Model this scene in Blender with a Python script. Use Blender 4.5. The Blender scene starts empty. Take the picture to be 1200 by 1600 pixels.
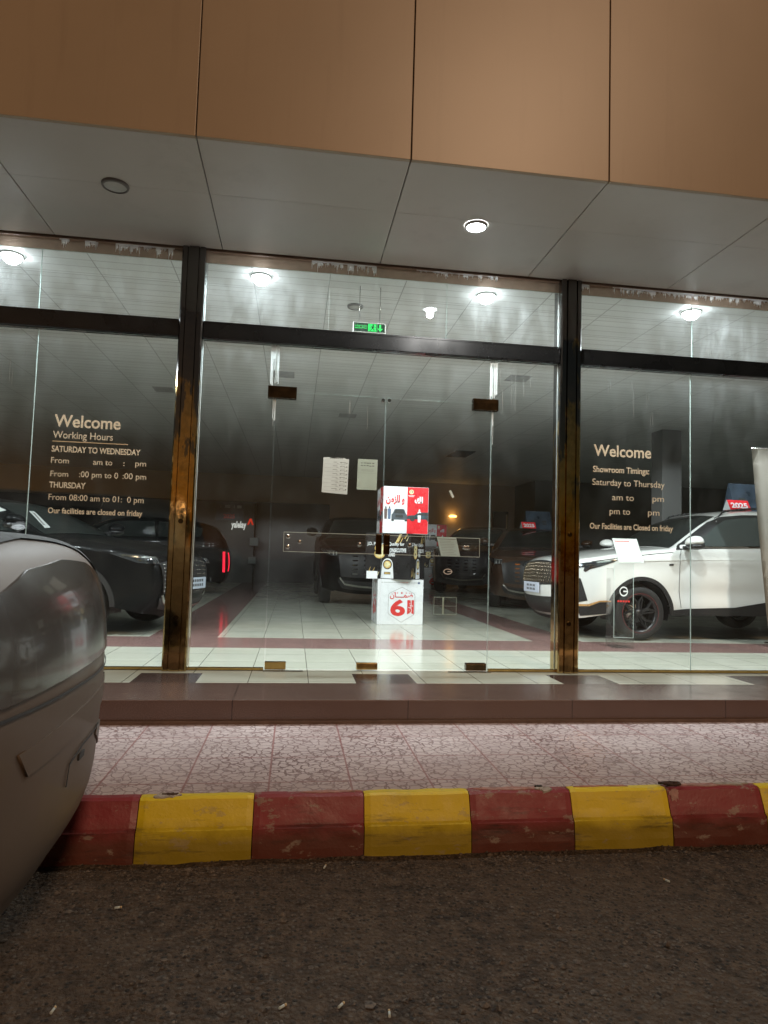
import bpy, bmesh, math, random
import numpy as np
from mathutils import Vector, Matrix, geometry as mgeo
random.seed(7)
SC = bpy.context.scene
COL = SC.collection
PI = math.pi
R = math.radians

# ------------------------------------------------------------------ camera
PITCH, YAW, ROLL = 0.0658750863, 0.1336975533, 0.0293247667
CAMZ = 1.423
cam = bpy.data.cameras.new("camera")
cam.sensor_fit = 'VERTICAL'; cam.sensor_height = 36.0; cam.lens = 36.0 * 1030 / 1600
cam.clip_start = 0.05; cam.clip_end = 1000
camo = bpy.data.objects.new("camera", cam); COL.objects.link(camo)
_f = Vector((math.sin(YAW) * math.cos(PITCH), math.cos(YAW) * math.cos(PITCH), math.sin(PITCH)))
_r = Vector((math.cos(YAW), -math.sin(YAW), 0)); _u = _r.cross(_f)
_r2 = math.cos(ROLL) * _r + math.sin(ROLL) * _u
_u2 = -math.sin(ROLL) * _r + math.cos(ROLL) * _u
M4 = Matrix((( _r2.x, _u2.x, -_f.x, 0), (_r2.y, _u2.y, -_f.y, 0), (_r2.z, _u2.z, -_f.z, CAMZ), (0, 0, 0, 1)))
camo.matrix_world = M4
SC.camera = camo
SC.render.resolution_x = 768; SC.render.resolution_y = 1024

# ------------------------------------------------------------------ night sky and street glow
W = bpy.data.worlds.new("World"); SC.world = W; W.use_nodes = True
wn = W.node_tree
sky = wn.nodes.new("ShaderNodeTexSky"); sky.sky_type = 'NISHITA'; sky.sun_disc = False
sky.sun_elevation = R(1.0); sky.sun_rotation = R(205)
wn.links.new(sky.outputs[0], wn.nodes["Background"].inputs[0])
wn.nodes["Background"].inputs[1].default_value = 0.035
sun = bpy.data.lights.new("street_glow", 'SUN'); sun.energy = 1.12; sun.angle = R(6); sun.color = (1.0, 0.65, 0.40)
suno = bpy.data.objects.new("street_glow", sun); COL.objects.link(suno)
suno.rotation_euler = Vector((-0.25, 0.80, -0.52)).to_track_quat('-Z', 'Y').to_euler()
SC.view_settings.view_transform = 'Standard'; SC.view_settings.look = 'None'
SC.view_settings.exposure = 0.0; SC.view_settings.gamma = 1.0
SC.cycles.transparent_max_bounces = 32
SC.cycles.max_bounces = 8
SC.cycles.caustics_reflective = False; SC.cycles.caustics_refractive = False

# ------------------------------------------------------------------ material helpers
class X:
    """tiny wrapper so shader maths can be written as expressions"""
    def __init__(s, t, sock): s.t, s.s = t, sock
    def _m(s, op, b=None, c=None, clamp=False):
        n = s.t.nodes.new("ShaderNodeMath"); n.operation = op; n.use_clamp = clamp
        for i, v in enumerate((s, b, c)):
            if v is None: continue
            if isinstance(v, X): s.t.links.new(v.s, n.inputs[i])
            else: n.inputs[i].default_value = v
        return X(s.t, n.outputs[0])
    def __add__(s, b): return s._m('ADD', b)
    def __sub__(s, b): return s._m('SUBTRACT', b)
    def __mul__(s, b): return s._m('MULTIPLY', b)
    def __truediv__(s, b): return s._m('DIVIDE', b)
    def lt(s, b): return s._m('LESS_THAN', b)
    def gt(s, b): return s._m('GREATER_THAN', b)
    def abs(s): return s._m('ABSOLUTE')
    def mod1(s): return s._m('FRACT')
    def floor(s): return s._m('FLOOR')
    def pow(s, b): return s._m('POWER', b)
    def mx(s, b): return s._m('MAXIMUM', b)
    def mn(s, b): return s._m('MINIMUM', b)
    def clamp(s): return s._m('ADD', 0.0, clamp=True)

def rgb(c): return (c[0], c[1], c[2], 1.0)

class Mat:
    def __init__(s, name, base=(.5, .5, .5), rough=.5, metal=0., spec=.5, coat=0.):
        s.m = bpy.data.materials.new(name); s.m.use_nodes = True
        s.t = s.m.node_tree; s.b = s.t.nodes["Principled BSDF"]
        s.b.inputs["Base Color"].default_value = rgb(base); s.b.inputs["Roughness"].default_value = rough
        s.b.inputs["Metallic"].default_value = metal; s.b.inputs["Specular IOR Level"].default_value = spec
        s.b.inputs["Coat Weight"].default_value = coat; s.b.inputs["Coat Roughness"].default_value = .04
        s._pos = None
    def pos(s):
        if s._pos is None:
            g = s.t.nodes.new("ShaderNodeNewGeometry"); sp = s.t.nodes.new("ShaderNodeSeparateXYZ")
            s.t.links.new(g.outputs["Position"], sp.inputs[0]); s.geo = g
            s._pos = (X(s.t, sp.outputs[0]), X(s.t, sp.outputs[1]), X(s.t, sp.outputs[2]))
        return s._pos
    def objco(s):
        c = s.t.nodes.new("ShaderNodeTexCoord"); return c.outputs["Object"]
    def noise(s, scale=5, detail=4, rough=.55, vec=None, stretch=None):
        n = s.t.nodes.new("ShaderNodeTexNoise"); n.inputs["Scale"].default_value = scale
        n.inputs["Detail"].default_value = detail; n.inputs["Roughness"].default_value = rough
        v = vec or s.objco()
        if stretch:
            mp = s.t.nodes.new("ShaderNodeMapping"); mp.inputs["Scale"].default_value = stretch
            s.t.links.new(v, mp.inputs[0]); v = mp.outputs[0]
        s.t.links.new(v, n.inputs["Vector"]); return X(s.t, n.outputs["Fac"])
    def ramp(s, x, a, b):
        n = s.t.nodes.new("ShaderNodeMapRange"); n.inputs[1].default_value = a; n.inputs[2].default_value = b
        s.t.links.new(x.s, n.inputs[0]); return X(s.t, n.outputs[0])
    def mix(s, fac, a, b):
        n = s.t.nodes.new("ShaderNodeMix"); n.data_type = 'RGBA'
        if isinstance(fac, X): s.t.links.new(fac.s, n.inputs[0])
        else: n.inputs[0].default_value = fac
        for i, v in ((6, a), (7, b)):
            if isinstance(v, tuple): n.inputs[i].default_value = rgb(v)
            else: s.t.links.new(v, n.inputs[i])
        return n.outputs[2]
    def color(s, sock): s.t.links.new(sock, s.b.inputs["Base Color"]); return s
    def rough(s, x): s.t.links.new(x.s if isinstance(x, X) else x, s.b.inputs["Roughness"]); return s
    def bump(s, x, strength=.3, dist=.01):
        n = s.t.nodes.new("ShaderNodeBump"); n.inputs["Strength"].default_value = strength; n.inputs["Distance"].default_value = dist
        s.t.links.new(x.s, n.inputs["Height"]); s.t.links.new(n.outputs[0], s.b.inputs["Normal"]); return s

def plain(name, base, rough=.5, metal=0., var=.12, scale=9., coat=0., spec=.5, bump=0.):
    """a material with gentle procedural variation in colour and roughness"""
    m = Mat(name, base, rough, metal, spec, coat)
    n = m.noise(scale, 5)
    lo = tuple(c * (1 - var) for c in base); hi = tuple(min(1, c * (1 + var)) for c in base)
    m.color(m.mix(m.ramp(n, .3, .7), lo, hi))
    m.rough(m.ramp(n, .2, .8)._m('MULTIPLY_ADD', rough * .35, rough * .82))
    if bump: m.bump(m.noise(scale * 8, 3), bump, .004)
    return m.m

def emit(name, col, strength):
    m = bpy.data.materials.new(name); m.use_nodes = True; t = m.node_tree
    t.nodes.remove(t.nodes["Principled BSDF"])
    e = t.nodes.new("ShaderNodeEmission"); e.inputs[0].default_value = rgb(col); e.inputs[1].default_value = strength
    t.links.new(e.outputs[0], t.nodes["Material Output"].inputs[0]); return m

def glass_mat(name, tint=(1, 1, 1), f0=.03, dust_veil=.012, rough=0.0, top=None):
    m = bpy.data.materials.new(name); m.use_nodes = True; t = m.node_tree
    t.nodes.remove(t.nodes["Principled BSDF"])
    tr = t.nodes.new("ShaderNodeBsdfTransparent"); tr.inputs[0].default_value = rgb(tint)
    gl = t.nodes.new("ShaderNodeBsdfGlossy"); gl.inputs["Roughness"].default_value = rough
    df = t.nodes.new("ShaderNodeBsdfDiffuse"); df.inputs[0].default_value = (.8, .85, .85, 1)
    tl = t.nodes.new("ShaderNodeBsdfTranslucent"); tl.inputs[0].default_value = (.8, .85, .85, 1)
    ad = t.nodes.new("ShaderNodeMixShader"); ad.inputs[0].default_value = .5
    t.links.new(df.outputs[0], ad.inputs[1]); t.links.new(tl.outputs[0], ad.inputs[2])
    lw = t.nodes.new("ShaderNodeLayerWeight"); lw.inputs[0].default_value = .5
    fr = X(t, lw.outputs["Facing"]).pow(5.0) * (1 - f0) + f0
    m1 = t.nodes.new("ShaderNodeMixShader"); t.links.new(fr.s, m1.inputs[0])
    t.links.new(tr.outputs[0], m1.inputs[1]); t.links.new(gl.outputs[0], m1.inputs[2])
    m2 = t.nodes.new("ShaderNodeMixShader")
    tc = t.nodes.new("ShaderNodeTexCoord"); mp = t.nodes.new("ShaderNodeMapping"); mp.inputs["Scale"].default_value = (4, 4, 1.6)
    t.links.new(tc.outputs["Object"], mp.inputs[0])
    nz = t.nodes.new("ShaderNodeTexNoise"); nz.inputs["Scale"].default_value = 2.2; nz.inputs["Detail"].default_value = 6
    t.links.new(mp.outputs[0], nz.inputs["Vector"])
    d = X(t, nz.outputs["Fac"]).pow(2.0) * (dust_veil * 3)  # dust layer, raised further to lay a pale haze over the glass
    if top:
        sp = t.nodes.new("ShaderNodeSeparateXYZ"); g = t.nodes.new("ShaderNodeNewGeometry"); t.links.new(g.outputs["Position"], sp.inputs[0])
        k = (X(t, sp.outputs[2]) - top[0])._m('DIVIDE', top[1] - top[0], clamp=True)
        d = d * (k.pow(2.0) * top[2] + 1.0)  # haze painted in more strongly towards the top
    t.links.new(d.s, m2.inputs[0]); t.links.new(m1.outputs[0], m2.inputs[1]); t.links.new(ad.outputs[0], m2.inputs[2])
    t.links.new(m2.outputs[0], t.nodes["Material Output"].inputs[0]); return m

def thin_sheet(name, col, trans=.5, var=.05):
    """paper or vinyl film: light comes through from behind"""
    m = Mat(name, col, .6); n = m.noise(8, 4); c = m.mix(m.ramp(n, .3, .7), tuple(v * (1 - var) for v in col), tuple(min(1, v * (1 + var)) for v in col)); m.color(c)
    tl = m.t.nodes.new("ShaderNodeBsdfTranslucent"); m.t.links.new(c, tl.inputs[0])
    mx = m.t.nodes.new("ShaderNodeMixShader"); mx.inputs[0].default_value = trans
    m.t.links.new(m.b.outputs[0], mx.inputs[1]); m.t.links.new(tl.outputs[0], mx.inputs[2])
    m.t.links.new(mx.outputs[0], m.t.nodes["Material Output"].inputs[0]); return m.m

# ------------------------------------------------------------------ object helpers
def obj(name, bm, mats, parent=None, smooth=False, loc=None):
    me = bpy.data.meshes.new(name)
    if isinstance(bm, bmesh.types.BMesh):
        bm.normal_update(); bm.to_mesh(me); bm.free()
    else:
        me = bm; me.name = name
    if not isinstance(mats, (list, tuple)): mats = [mats]
    for m in mats: me.materials.append(m)
    if smooth:
        for p in me.polygons: p.use_smooth = True
    o = bpy.data.objects.new(name, me); COL.objects.link(o)
    if parent: o.parent = parent
    if loc: o.location = loc
    return o

def tag(o, label=None, cat=None, group=None, kind=None):
    if label: o["label"] = label
    if cat: o["category"] = cat
    if group: o["group"] = group
    if kind: o["kind"] = kind
    return o

def thing(name, label, cat, loc=(0, 0, 0), rz=0., group=None):
    o = bpy.data.objects.new(name, None); COL.objects.link(o); o.empty_display_size = .1
    o.location = loc; o.rotation_euler = (0, 0, rz)
    return tag(o, label, cat, group)

def structure(o): o["kind"] = "structure"; return o

def bx(bm, x0, x1, y0, y1, z0, z1, bevel=0., mi=0):
    vs = [bm.verts.new(p) for p in ((x0, y0, z0), (x1, y0, z0), (x1, y1, z0), (x0, y1, z0), (x0, y0, z1), (x1, y0, z1), (x1, y1, z1), (x0, y1, z1))]
    fs = [bm.faces.new([vs[i] for i in q]) for q in ((0, 3, 2, 1), (4, 5, 6, 7), (0, 1, 5, 4), (1, 2, 6, 5), (2, 3, 7, 6), (3, 0, 4, 7))]
    for f in fs: f.material_index = mi
    if bevel:
        es = list({e for f in fs for e in f.edges})
        bmesh.ops.bevel(bm, geom=es, offset=bevel, segments=2, profile=.6, affect='EDGES')
    return fs

def box(name, x0, x1, y0, y1, z0, z1, mats, parent=None, bevel=0., **k):
    bm = bmesh.new(); bx(bm, x0, x1, y0, y1, z0, z1, bevel); return obj(name, bm, mats, parent, **k)

def cyl(bm, p0, p1, r0, r1=None, n=24, caps=True, mi=0):
    p0, p1 = Vector(p0), Vector(p1); r1 = r0 if r1 is None else r1
    a = (p1 - p0).normalized(); b = a.orthogonal().normalized(); c = a.cross(b)
    A = [bm.verts.new(p0 + (b * math.cos(t) + c * math.sin(t)) * r0) for t in np.linspace(0, 2 * PI, n, False)]
    B = [bm.verts.new(p1 + (b * math.cos(t) + c * math.sin(t)) * r1) for t in np.linspace(0, 2 * PI, n, False)]
    for i in range(n):
        f = bm.faces.new((A[i], A[(i + 1) % n], B[(i + 1) % n], B[i])); f.material_index = mi; f.smooth = True
    if caps:
        f = bm.faces.new(A[::-1]); f.material_index = mi; f = bm.faces.new(B); f.material_index = mi

def lathe(bm, prof, origin, axis, n=48, mi=0, closed=False):
    """prof: (radius, along) pairs"""
    o, a = Vector(origin), Vector(axis).normalized(); b = a.orthogonal().normalized(); c = a.cross(b)
    rings = []
    for r, h in prof:
        rings.append([bm.verts.new(o + a * h + (b * math.cos(t) + c * math.sin(t)) * r) for t in np.linspace(0, 2 * PI, n, False)])
    m = len(rings)
    for k in range(m if closed else m - 1):
        A, B = rings[k], rings[(k + 1) % m]
        for i in range(n):
            f = bm.faces.new((A[i], A[(i + 1) % n], B[(i + 1) % n], B[i])); f.material_index = mi; f.smooth = True

def poly_xz(bm, pts, y, thick=0., mi=0):
    """polygon in the XZ plane facing -Y, with optional thickness behind"""
    a = [bm.verts.new((p[0], y, p[1])) for p in pts]
    f = bm.faces.new(a); f.material_index = mi
    f.normal_update()
    if f.normal.y > 0: f.normal_flip()
    if thick:
        r = bmesh.ops.extrude_face_region(bm, geom=[f])
        vs = [g for g in r['geom'] if isinstance(g, bmesh.types.BMVert)]
        bmesh.ops.translate(bm, verts=vs, vec=(0, thick, 0))
        # the extruded copy is the back; flip so that normals point out
        bmesh.ops.recalc_face_normals(bm, faces=bm.faces[:])
    return f

def text_mesh(s, bold=0., spacing=1.):
    c = bpy.data.curves.new("txt", 'FONT'); c.body = s; c.size = 1; c.offset = bold; c.space_character = spacing
    c.resolution_u = 4
    o = bpy.data.objects.new("txt", c); COL.objects.link(o)
    dg = bpy.context.evaluated_depsgraph_get(); dg.update()
    me = bpy.data.meshes.new_from_object(o.evaluated_get(dg))
    bpy.data.objects.remove(o); bpy.data.curves.remove(c)
    return me

def add_text(bm, s, x0, x1, zb, y=0., h=None, bold=0., mi=0, mapf=None, spacing=1., thick=0.0):
    """text in the XZ plane fitted to x0..x1, baseline zb, capital height h"""
    me = text_mesh(s, bold, spacing)
    co = np.array([v.co[:] for v in me.vertices])
    mn, mx_ = co[:, 0].min(), co[:, 0].max()
    sx = (x1 - x0) / (mx_ - mn); sz = sx if h is None else h / 0.70
    vs = []
    for p in co:
        q = Vector((x0 + (p[0] - mn) * sx, y, zb + p[1] * sz))
        vs.append(bm.verts.new(mapf(q) if mapf else q))
    for p in me.polygons:
        try:
            f = bm.faces.new([vs[i] for i in p.vertices]); f.material_index = mi
        except ValueError: pass
    bpy.data.meshes.remove(me)

def copy_tree(o, parent=None):
    c = o.copy(); COL.objects.link(c)
    if parent: c.parent = parent
    for ch in list(o.children): copy_tree(ch, c)
    return c

# ------------------------------------------------------------------ materials
def joints(m, x, y, sx, sy, ox, oy, w):
    """1 on the joints of a tile grid"""
    jx = (((x - ox) / sx).mod1() - .5).abs().gt(.5 - w / sx * .5)
    jy = (((y - oy) / sy).mod1() - .5).abs().gt(.5 - w / sy * .5)
    return jx.mx(jy)

def cellnoise(m, x, y, sx, sy, ox, oy):
    cx = ((x - ox) / sx).floor(); cy = ((y - oy) / sy).floor()
    cb = m.t.nodes.new("ShaderNodeCombineXYZ"); m.t.links.new(cx.s, cb.inputs[0]); m.t.links.new(cy.s, cb.inputs[1])
    wn_ = m.t.nodes.new("ShaderNodeTexWhiteNoise"); m.t.links.new(cb.outputs[0], wn_.inputs["Vector"])
    return X(m.t, wn_.outputs["Value"])

def mk_floor():
    m = Mat("polished_tiles", rough=.12)
    x, y, z = m.pos(); S = .463
    j = joints(m, x, y, S, S, .15, 5.72, .006); cn = cellnoise(m, x, y, S, S, .15, 5.72)
    nz = m.noise(3, 5)
    cream = m.mix(cn * .5 + nz * .5, (.54, .555, .455), (.63, .635, .55))
    band = (y - 7.48).abs().lt(.415)
    rect = (x - 3.28).abs().lt(.32).mx((x + 1.22).abs().lt(.38)) * y.gt(7.07)
    pk = m.mix(m.noise(30, 4), (.25, .145, .135), (.36, .225, .205))
    c = m.mix(band.mx(rect), cream, pk)
    inl = ((((x - .76) / 1.70) + .5).mod1() - .5).abs().lt(.24 / 1.70) * y.lt(5.6)
    dk = m.mix(m.noise(40, 4), (.055, .035, .03), (.11, .07, .06))
    c = m.mix(inl, c, dk)
    c = m.mix(j, c, (.16, .15, .12))
    m.color(c); m.rough(m.ramp(nz, .2, .8)._m('MULTIPLY_ADD', .12, .08))
    return m.m
M_floor = mk_floor()

def mk_granite():
    m = Mat("brown_granite", rough=.16)
    x, y, z = m.pos()
    n = m.noise(160, 3, .7); n2 = m.noise(4, 4)
    c = m.mix(m.ramp(n, .35, .65), (.065, .040, .032), (.19, .12, .10))
    c = m.mix(n2 * .5, c, (.075, .045, .036))
    j = ((x / 1.2 + .31).mod1() - .5).abs().gt(.5 - .0022)
    c = m.mix(j, c, (.03, .02, .018))
    m.color(c); m.rough(m.ramp(n2, .2, .8)._m('MULTIPLY_ADD', .15, .12))
    return m.m
M_granite = mk_granite()

def mk_paving():
    m = Mat("crazed_pink_paving", rough=.42)
    x, y, z = m.pos(); S = .41
    j = joints(m, x, y, S, S, -.08, 3.44, .010)
    mp = m.t.nodes.new("ShaderNodeMapping"); mp.inputs["Scale"].default_value = (19, 19, 1)
    m.t.links.new(m.geo.outputs["Position"], mp.inputs[0])
    wob = m.t.nodes.new("ShaderNodeTexNoise"); wob.inputs["Scale"].default_value = 1.2
    m.t.links.new(mp.outputs[0], wob.inputs["Vector"])
    ad = m.t.nodes.new("ShaderNodeVectorMath"); ad.operation = 'ADD'
    m.t.links.new(mp.outputs[0], ad.inputs[0]); m.t.links.new(wob.outputs["Color"], ad.inputs[1])
    vo = m.t.nodes.new("ShaderNodeTexVoronoi"); vo.feature = 'DISTANCE_TO_EDGE'; vo.inputs["Scale"].default_value = 1.0
    vo.inputs["Randomness"].default_value = 1.0
    m.t.links.new(ad.outputs[0], vo.inputs["Vector"])
    crack = m.ramp(X(m.t, vo.outputs["Distance"]), .10, .035).clamp()
    nz = m.noise(2.2, 6); fine = m.noise(60, 4); cn = cellnoise(m, x, y, S, S, -.08, 3.44)
    base = m.mix(nz * .45 + cn * .55, (.46, .37, .365), (.64, .55, .54))
    base = m.mix(fine * .35, base, (.28, .17, .165))
    worn = m.ramp(m.noise(1.3, 5), .42, .62).clamp()
    c = m.mix(crack * (worn * .35 + .55), base, (.15, .075, .07))
    c = m.mix(j * .8, c, (.26, .10, .095))
    dirt = m.ramp(m.noise(3.1, 8, .7), .5, .8).clamp()
    c = m.mix(dirt * .5, c, (.16, .10, .09))
    m.color(c); m.bump((crack.mx(j))._m('MULTIPLY_ADD', -1.0, 1.0) + fine * .15, .55, .004)
    m.rough(m.ramp(nz, .2, .8)._m('MULTIPLY_ADD', .25, .30))
    return m.m
M_paving = mk_paving()

def mk_road():
    m = Mat("dusty_asphalt", rough=.9)
    n1 = m.noise(1.1, 6, .6); n2 = m.noise(13, 7, .78); n3 = m.noise(95, 4, .75)
    vo = m.t.nodes.new("ShaderNodeTexVoronoi"); vo.inputs["Scale"].default_value = 52; m.t.links.new(m.objco(), vo.inputs["Vector"])
    cell = X(m.t, vo.outputs["Distance"]); cb = m.t.nodes.new("ShaderNodeSeparateColor"); m.t.links.new(vo.outputs["Color"], cb.inputs[0])
    c = m.mix(m.ramp(n2, .38, .62).clamp(), (.020, .013, .009), (.155, .105, .068))
    c = m.mix(m.ramp(n1, .42, .62).clamp() * .5, c, (.15, .104, .068))
    stone = X(m.t, cb.outputs[0]).gt(.62) * m.ramp(cell, .42, .30).clamp()
    c = m.mix(stone * .75, c, (.16, .135, .11))
    c = m.mix(X(m.t, cb.outputs[1]).gt(.75) * m.ramp(cell, .5, .3).clamp() * .8, c, (.012, .011, .010))
    m.color(c); m.bump(n2 * 1.2 + n3 * .6 - cell * .7, 1.0, .03); return m.m
M_road = mk_road()

def mk_paint(name, col, chip, dirt=.35):
    m = Mat(name, col, .42)
    x, y, z = m.pos()
    n = m.noise(6, 6, .65); f = m.noise(70, 4); st = m.noise(5, 6, .7, stretch=(1.5, 1.5, 3))
    c = m.mix(n, tuple(v * .82 for v in col), col)
    c = m.mix(m.ramp(f, .66, .74).clamp() * .55, c, tuple(v * .5 for v in col))
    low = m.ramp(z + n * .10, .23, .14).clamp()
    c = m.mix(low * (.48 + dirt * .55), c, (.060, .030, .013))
    c = m.mix(m.ramp(st, .585, .63).clamp() * chip * 2.6, c, (.30, .25, .21))
    c = m.mix(m.ramp(m.noise(2.6, 7, .75), .55, .75).clamp() * dirt, c, (.06, .035, .028))
    scuff = m.ramp(m.noise(4, 5, .7, stretch=(.6, 1, 4)), .56, .72).clamp() * m.ramp(z, .26, .18).clamp()
    c = m.mix(scuff * .75, c, (.022, .017, .014))
    m.color(c); m.bump(f * .4 + n * .6, .5, .006)
    m.rough(m.ramp(n, .3, .7)._m('MULTIPLY_ADD', .3, .35))
    return m.m
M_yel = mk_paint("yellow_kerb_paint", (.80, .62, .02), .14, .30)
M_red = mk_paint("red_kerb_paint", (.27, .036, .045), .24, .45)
M_conc = plain("bare_concrete", (.36, .33, .30), .85, var=.3, scale=25, bump=.5)

def mk_fascia():
    m = Mat("tan_cladding", rough=.38)
    n = m.noise(1.2, 5); f = m.noise(90, 3)
    streak = m.noise(3, 6, .6, stretch=(3, 3, .25))
    c = m.mix(n, (.32, .25, .172), (.40, .315, .22))
    c = m.mix(f * .18, c, (.30, .20, .13))
    c = m.mix(m.ramp(streak, .55, .8).clamp() * .25, c, (.20, .145, .10))
    c = m.mix(m.ramp(m.noise(.5, 3), .35, .7), c, m.mix(.15, c, (.50, .34, .20)))
    m.color(c); m.bump(m.noise(.7, 2) * 3.0 + f * .10, .2, .008); return m.m
M_fascia = mk_fascia()

def mk_soffit():
    m = Mat("grey_soffit_cladding", rough=.36)
    n = m.noise(.9, 6, .6); f = m.noise(90, 3)
    c = m.mix(n, (.43, .395, .36), (.55, .515, .475))
    c = m.mix(m.ramp(m.noise(2.4, 7, .7), .56, .8).clamp() * .35, c, (.30, .27, .24))
    m.color(c); return m.m
M_soffit = mk_soffit()

def mk_ceiling():
    m = Mat("ceiling_tiles", rough=.5)
    x, y, z = m.pos()
    j = joints(m, x, y, .72, .6, .24, 5.9, .010)
    lines = ((y / .15).mod1() - .5).abs().gt(.46) * .6
    cn = cellnoise(m, x, y, .72, .1, .24, 5.9)
    n = m.noise(1.5, 5)
    c = m.mix(cn * .5 + n * .5, (.72, .74, .74), (.84, .86, .86))
    c = m.mix(lines.mx(j * .8), c, (.30, .31, .31))
    m.color(c); return m.m
M_ceil = mk_ceiling()

M_bwall = plain("beige_plaster", (.52, .41, .30), .7, var=.1, scale=1.2)
M_dkwall = plain("dark_timber_wall", (.030, .022, .017), .35, var=.4, scale=3)
M_gwall = plain("grey_wall", (.10, .10, .095), .6, var=.12, scale=1.5)
M_pillar = plain("pale_pillar_paint", (.16, .16, .155), .5, var=.08, scale=2)
M_header = plain("tan_header_paint", (.30, .22, .165), .5, var=.2, scale=6)
def mk_film():
    m = thin_sheet("tan_window_film", (.36, .27, .20), .30, .15); t = m.node_tree; out = t.nodes["Material Output"]
    last = out.inputs[0].links[0].from_socket; tr = t.nodes.new("ShaderNodeBsdfTransparent"); tr.inputs[0].default_value = (.62, .50, .40, 1)
    mx = t.nodes.new("ShaderNodeMixShader"); mx.inputs[0].default_value = .30
    t.links.new(last, mx.inputs[1]); t.links.new(tr.outputs[0], mx.inputs[2]); t.links.new(mx.outputs[0], out.inputs[0]); return m
M_film = mk_film()
M_alu = plain("dark_anodised_aluminium", (.075, .08, .088), .28, .85, var=.15, scale=3)
M_slot = plain("joint_sealant", (.03, .027, .025), .8)
M_chrome = plain("chrome", (.75, .76, .77), .08, 1., var=.04)
M_steel = plain("brushed_steel", (.45, .44, .42), .25, 1., var=.1, scale=30)
M_brass = plain("brass", (.62, .42, .16), .22, 1., var=.15, scale=20)
M_dbrass = plain("dark_bronze", (.10, .065, .035), .18, 1., var=.3, scale=15)
M_edge = plain("glass_edge", (.62, .74, .71), .3, var=.15, scale=14)
M_silicone = thin_sheet("white_residue", (.84, .87, .87), .6, .12)
M_letter = thin_sheet("cream_vinyl", (.90, .79, .60), .35)
M_glass = glass_mat("shop_glass", (.94, .97, .96), .03, .009, 0., (1.9, 3.3, 1.2))
M_glassup = glass_mat("dusty_hazy_transom_glass", (.94, .97, .965), .03, .019)
M_acryl = glass_mat("acrylic", (.985, .99, .99), .035, .010)
M_paper = thin_sheet("white_paper", (.80, .84, .80), .5)
M_ink = plain("ink", (.03, .03, .03), .6)
M_ink2 = plain("grey_ink", (.22, .22, .21), .6)
M_black = plain("black_plastic", (.014, .014, .015), .35, var=.3, scale=30)
M_rubber = plain("tyre_rubber", (.018, .018, .018), .75, var=.3, scale=40, bump=.3)
M_boxw = plain("white_gloss_board", (.80, .81, .82), .28, var=.03)
M_boxr = plain("red_gloss_board", (.72, .025, .035), .28, var=.06)
M_boxk = plain("black_gloss_board", (.016, .016, .017), .25, var=.3)
M_redink = plain("red_ink", (.68, .04, .035), .4, var=.05)
M_gold = plain("gold_print", (.74, .50, .16), .35, .3, var=.3, scale=20)
M_goldlt = plain("pale_gold_print", (.9, .78, .45), .35, .2, var=.2, scale=30)

def mk_column():
    m = Mat("bronze_mirror_cladding", rough=.10, metal=1.0)
    x, y, z = m.pos()
    n = m.noise(1.7, 6, .65, stretch=(4, 4, 1.1)); f = m.noise(14, 6, .75); g = m.noise(5, 5, .7, stretch=(1, 1, .5))
    film = m.ramp(n + (z - 2.55) * .22, .49, .52).clamp()
    c = m.mix(m.ramp(f, .35, .65), (.42, .29, .125), (.60, .43, .20))
    c = m.mix(m.ramp(g, .55, .70).clamp() * .6, c, (.13, .085, .04))  # dark patches: dirt, and mottling painted in place of reflections
    c = m.mix(film, c, (.17, .165, .165))
    m.color(c); m.rough(m.ramp(f, .3, .8)._m('MULTIPLY_ADD', .12, .05))
    m.bump(m.noise(5, 2), .22, .012); return m.m
M_column = mk_column()

def carpaint(name, col, rough=.25, flake=0., coat=1.0, spec=.5):
    m = Mat(name, col, rough, flake, spec, coat)
    n = m.noise(3, 4); f = m.noise(400, 2)
    m.color(m.mix(f, tuple(c * .93 for c in col), col))
    m.rough(m.ramp(n, .2, .8)._m('MULTIPLY_ADD', .1, rough))
    return m.m
M_white = carpaint("white_car_paint", (.80, .80, .76))
M_blackp = carpaint("black_car_paint", (.004, .0045, .005), .3, 0., .10, .08)
M_maroon = carpaint("dark_brown_car_paint", (.055, .028, .016), .25)
M_greyp = carpaint("dark_grey_car_paint", (.035, .036, .038), .25)
M_champ = carpaint("brown_silver_car_paint", (.115, .080, .056), .5, .06, .10, .3)
M_win = Mat("tinted_car_glass", (.012, .016, .016), .03, 0., .6).m
M_winlt = Mat("light_car_glass", (.05, .062, .06), .04, 0., .8).m
M_lampk = Mat("lamp_lens", (.03, .034, .038), .06, 0., .8, 1.).m
M_led = Mat("chrome_reflector", (.8, .84, .88), .12, 1.).m
M_clad = plain("black_car_cladding", (.017, .017, .018), .5, var=.25, scale=40)
M_rim = plain("dark_alloy", (.055, .055, .058), .3, .7, var=.15)
M_rimlt = plain("bright_alloy", (.5, .5, .5), .25, .9, var=.1)
M_bronze = plain("grille_bronze", (.30, .24, .17), .25, .9, var=.2)
M_dimred = plain("dull_red", (.22, .03, .03), .5)
M_gtrim = plain("copper_trim", (.72, .42, .18), .3, .6, var=.1)
M_tail = emit("tail_lamp_glow", (1.0, .02, .05), 1.5)
M_amber = Mat("amber_lens", (.5, .26, .02), .15, 0., .6).m

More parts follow.
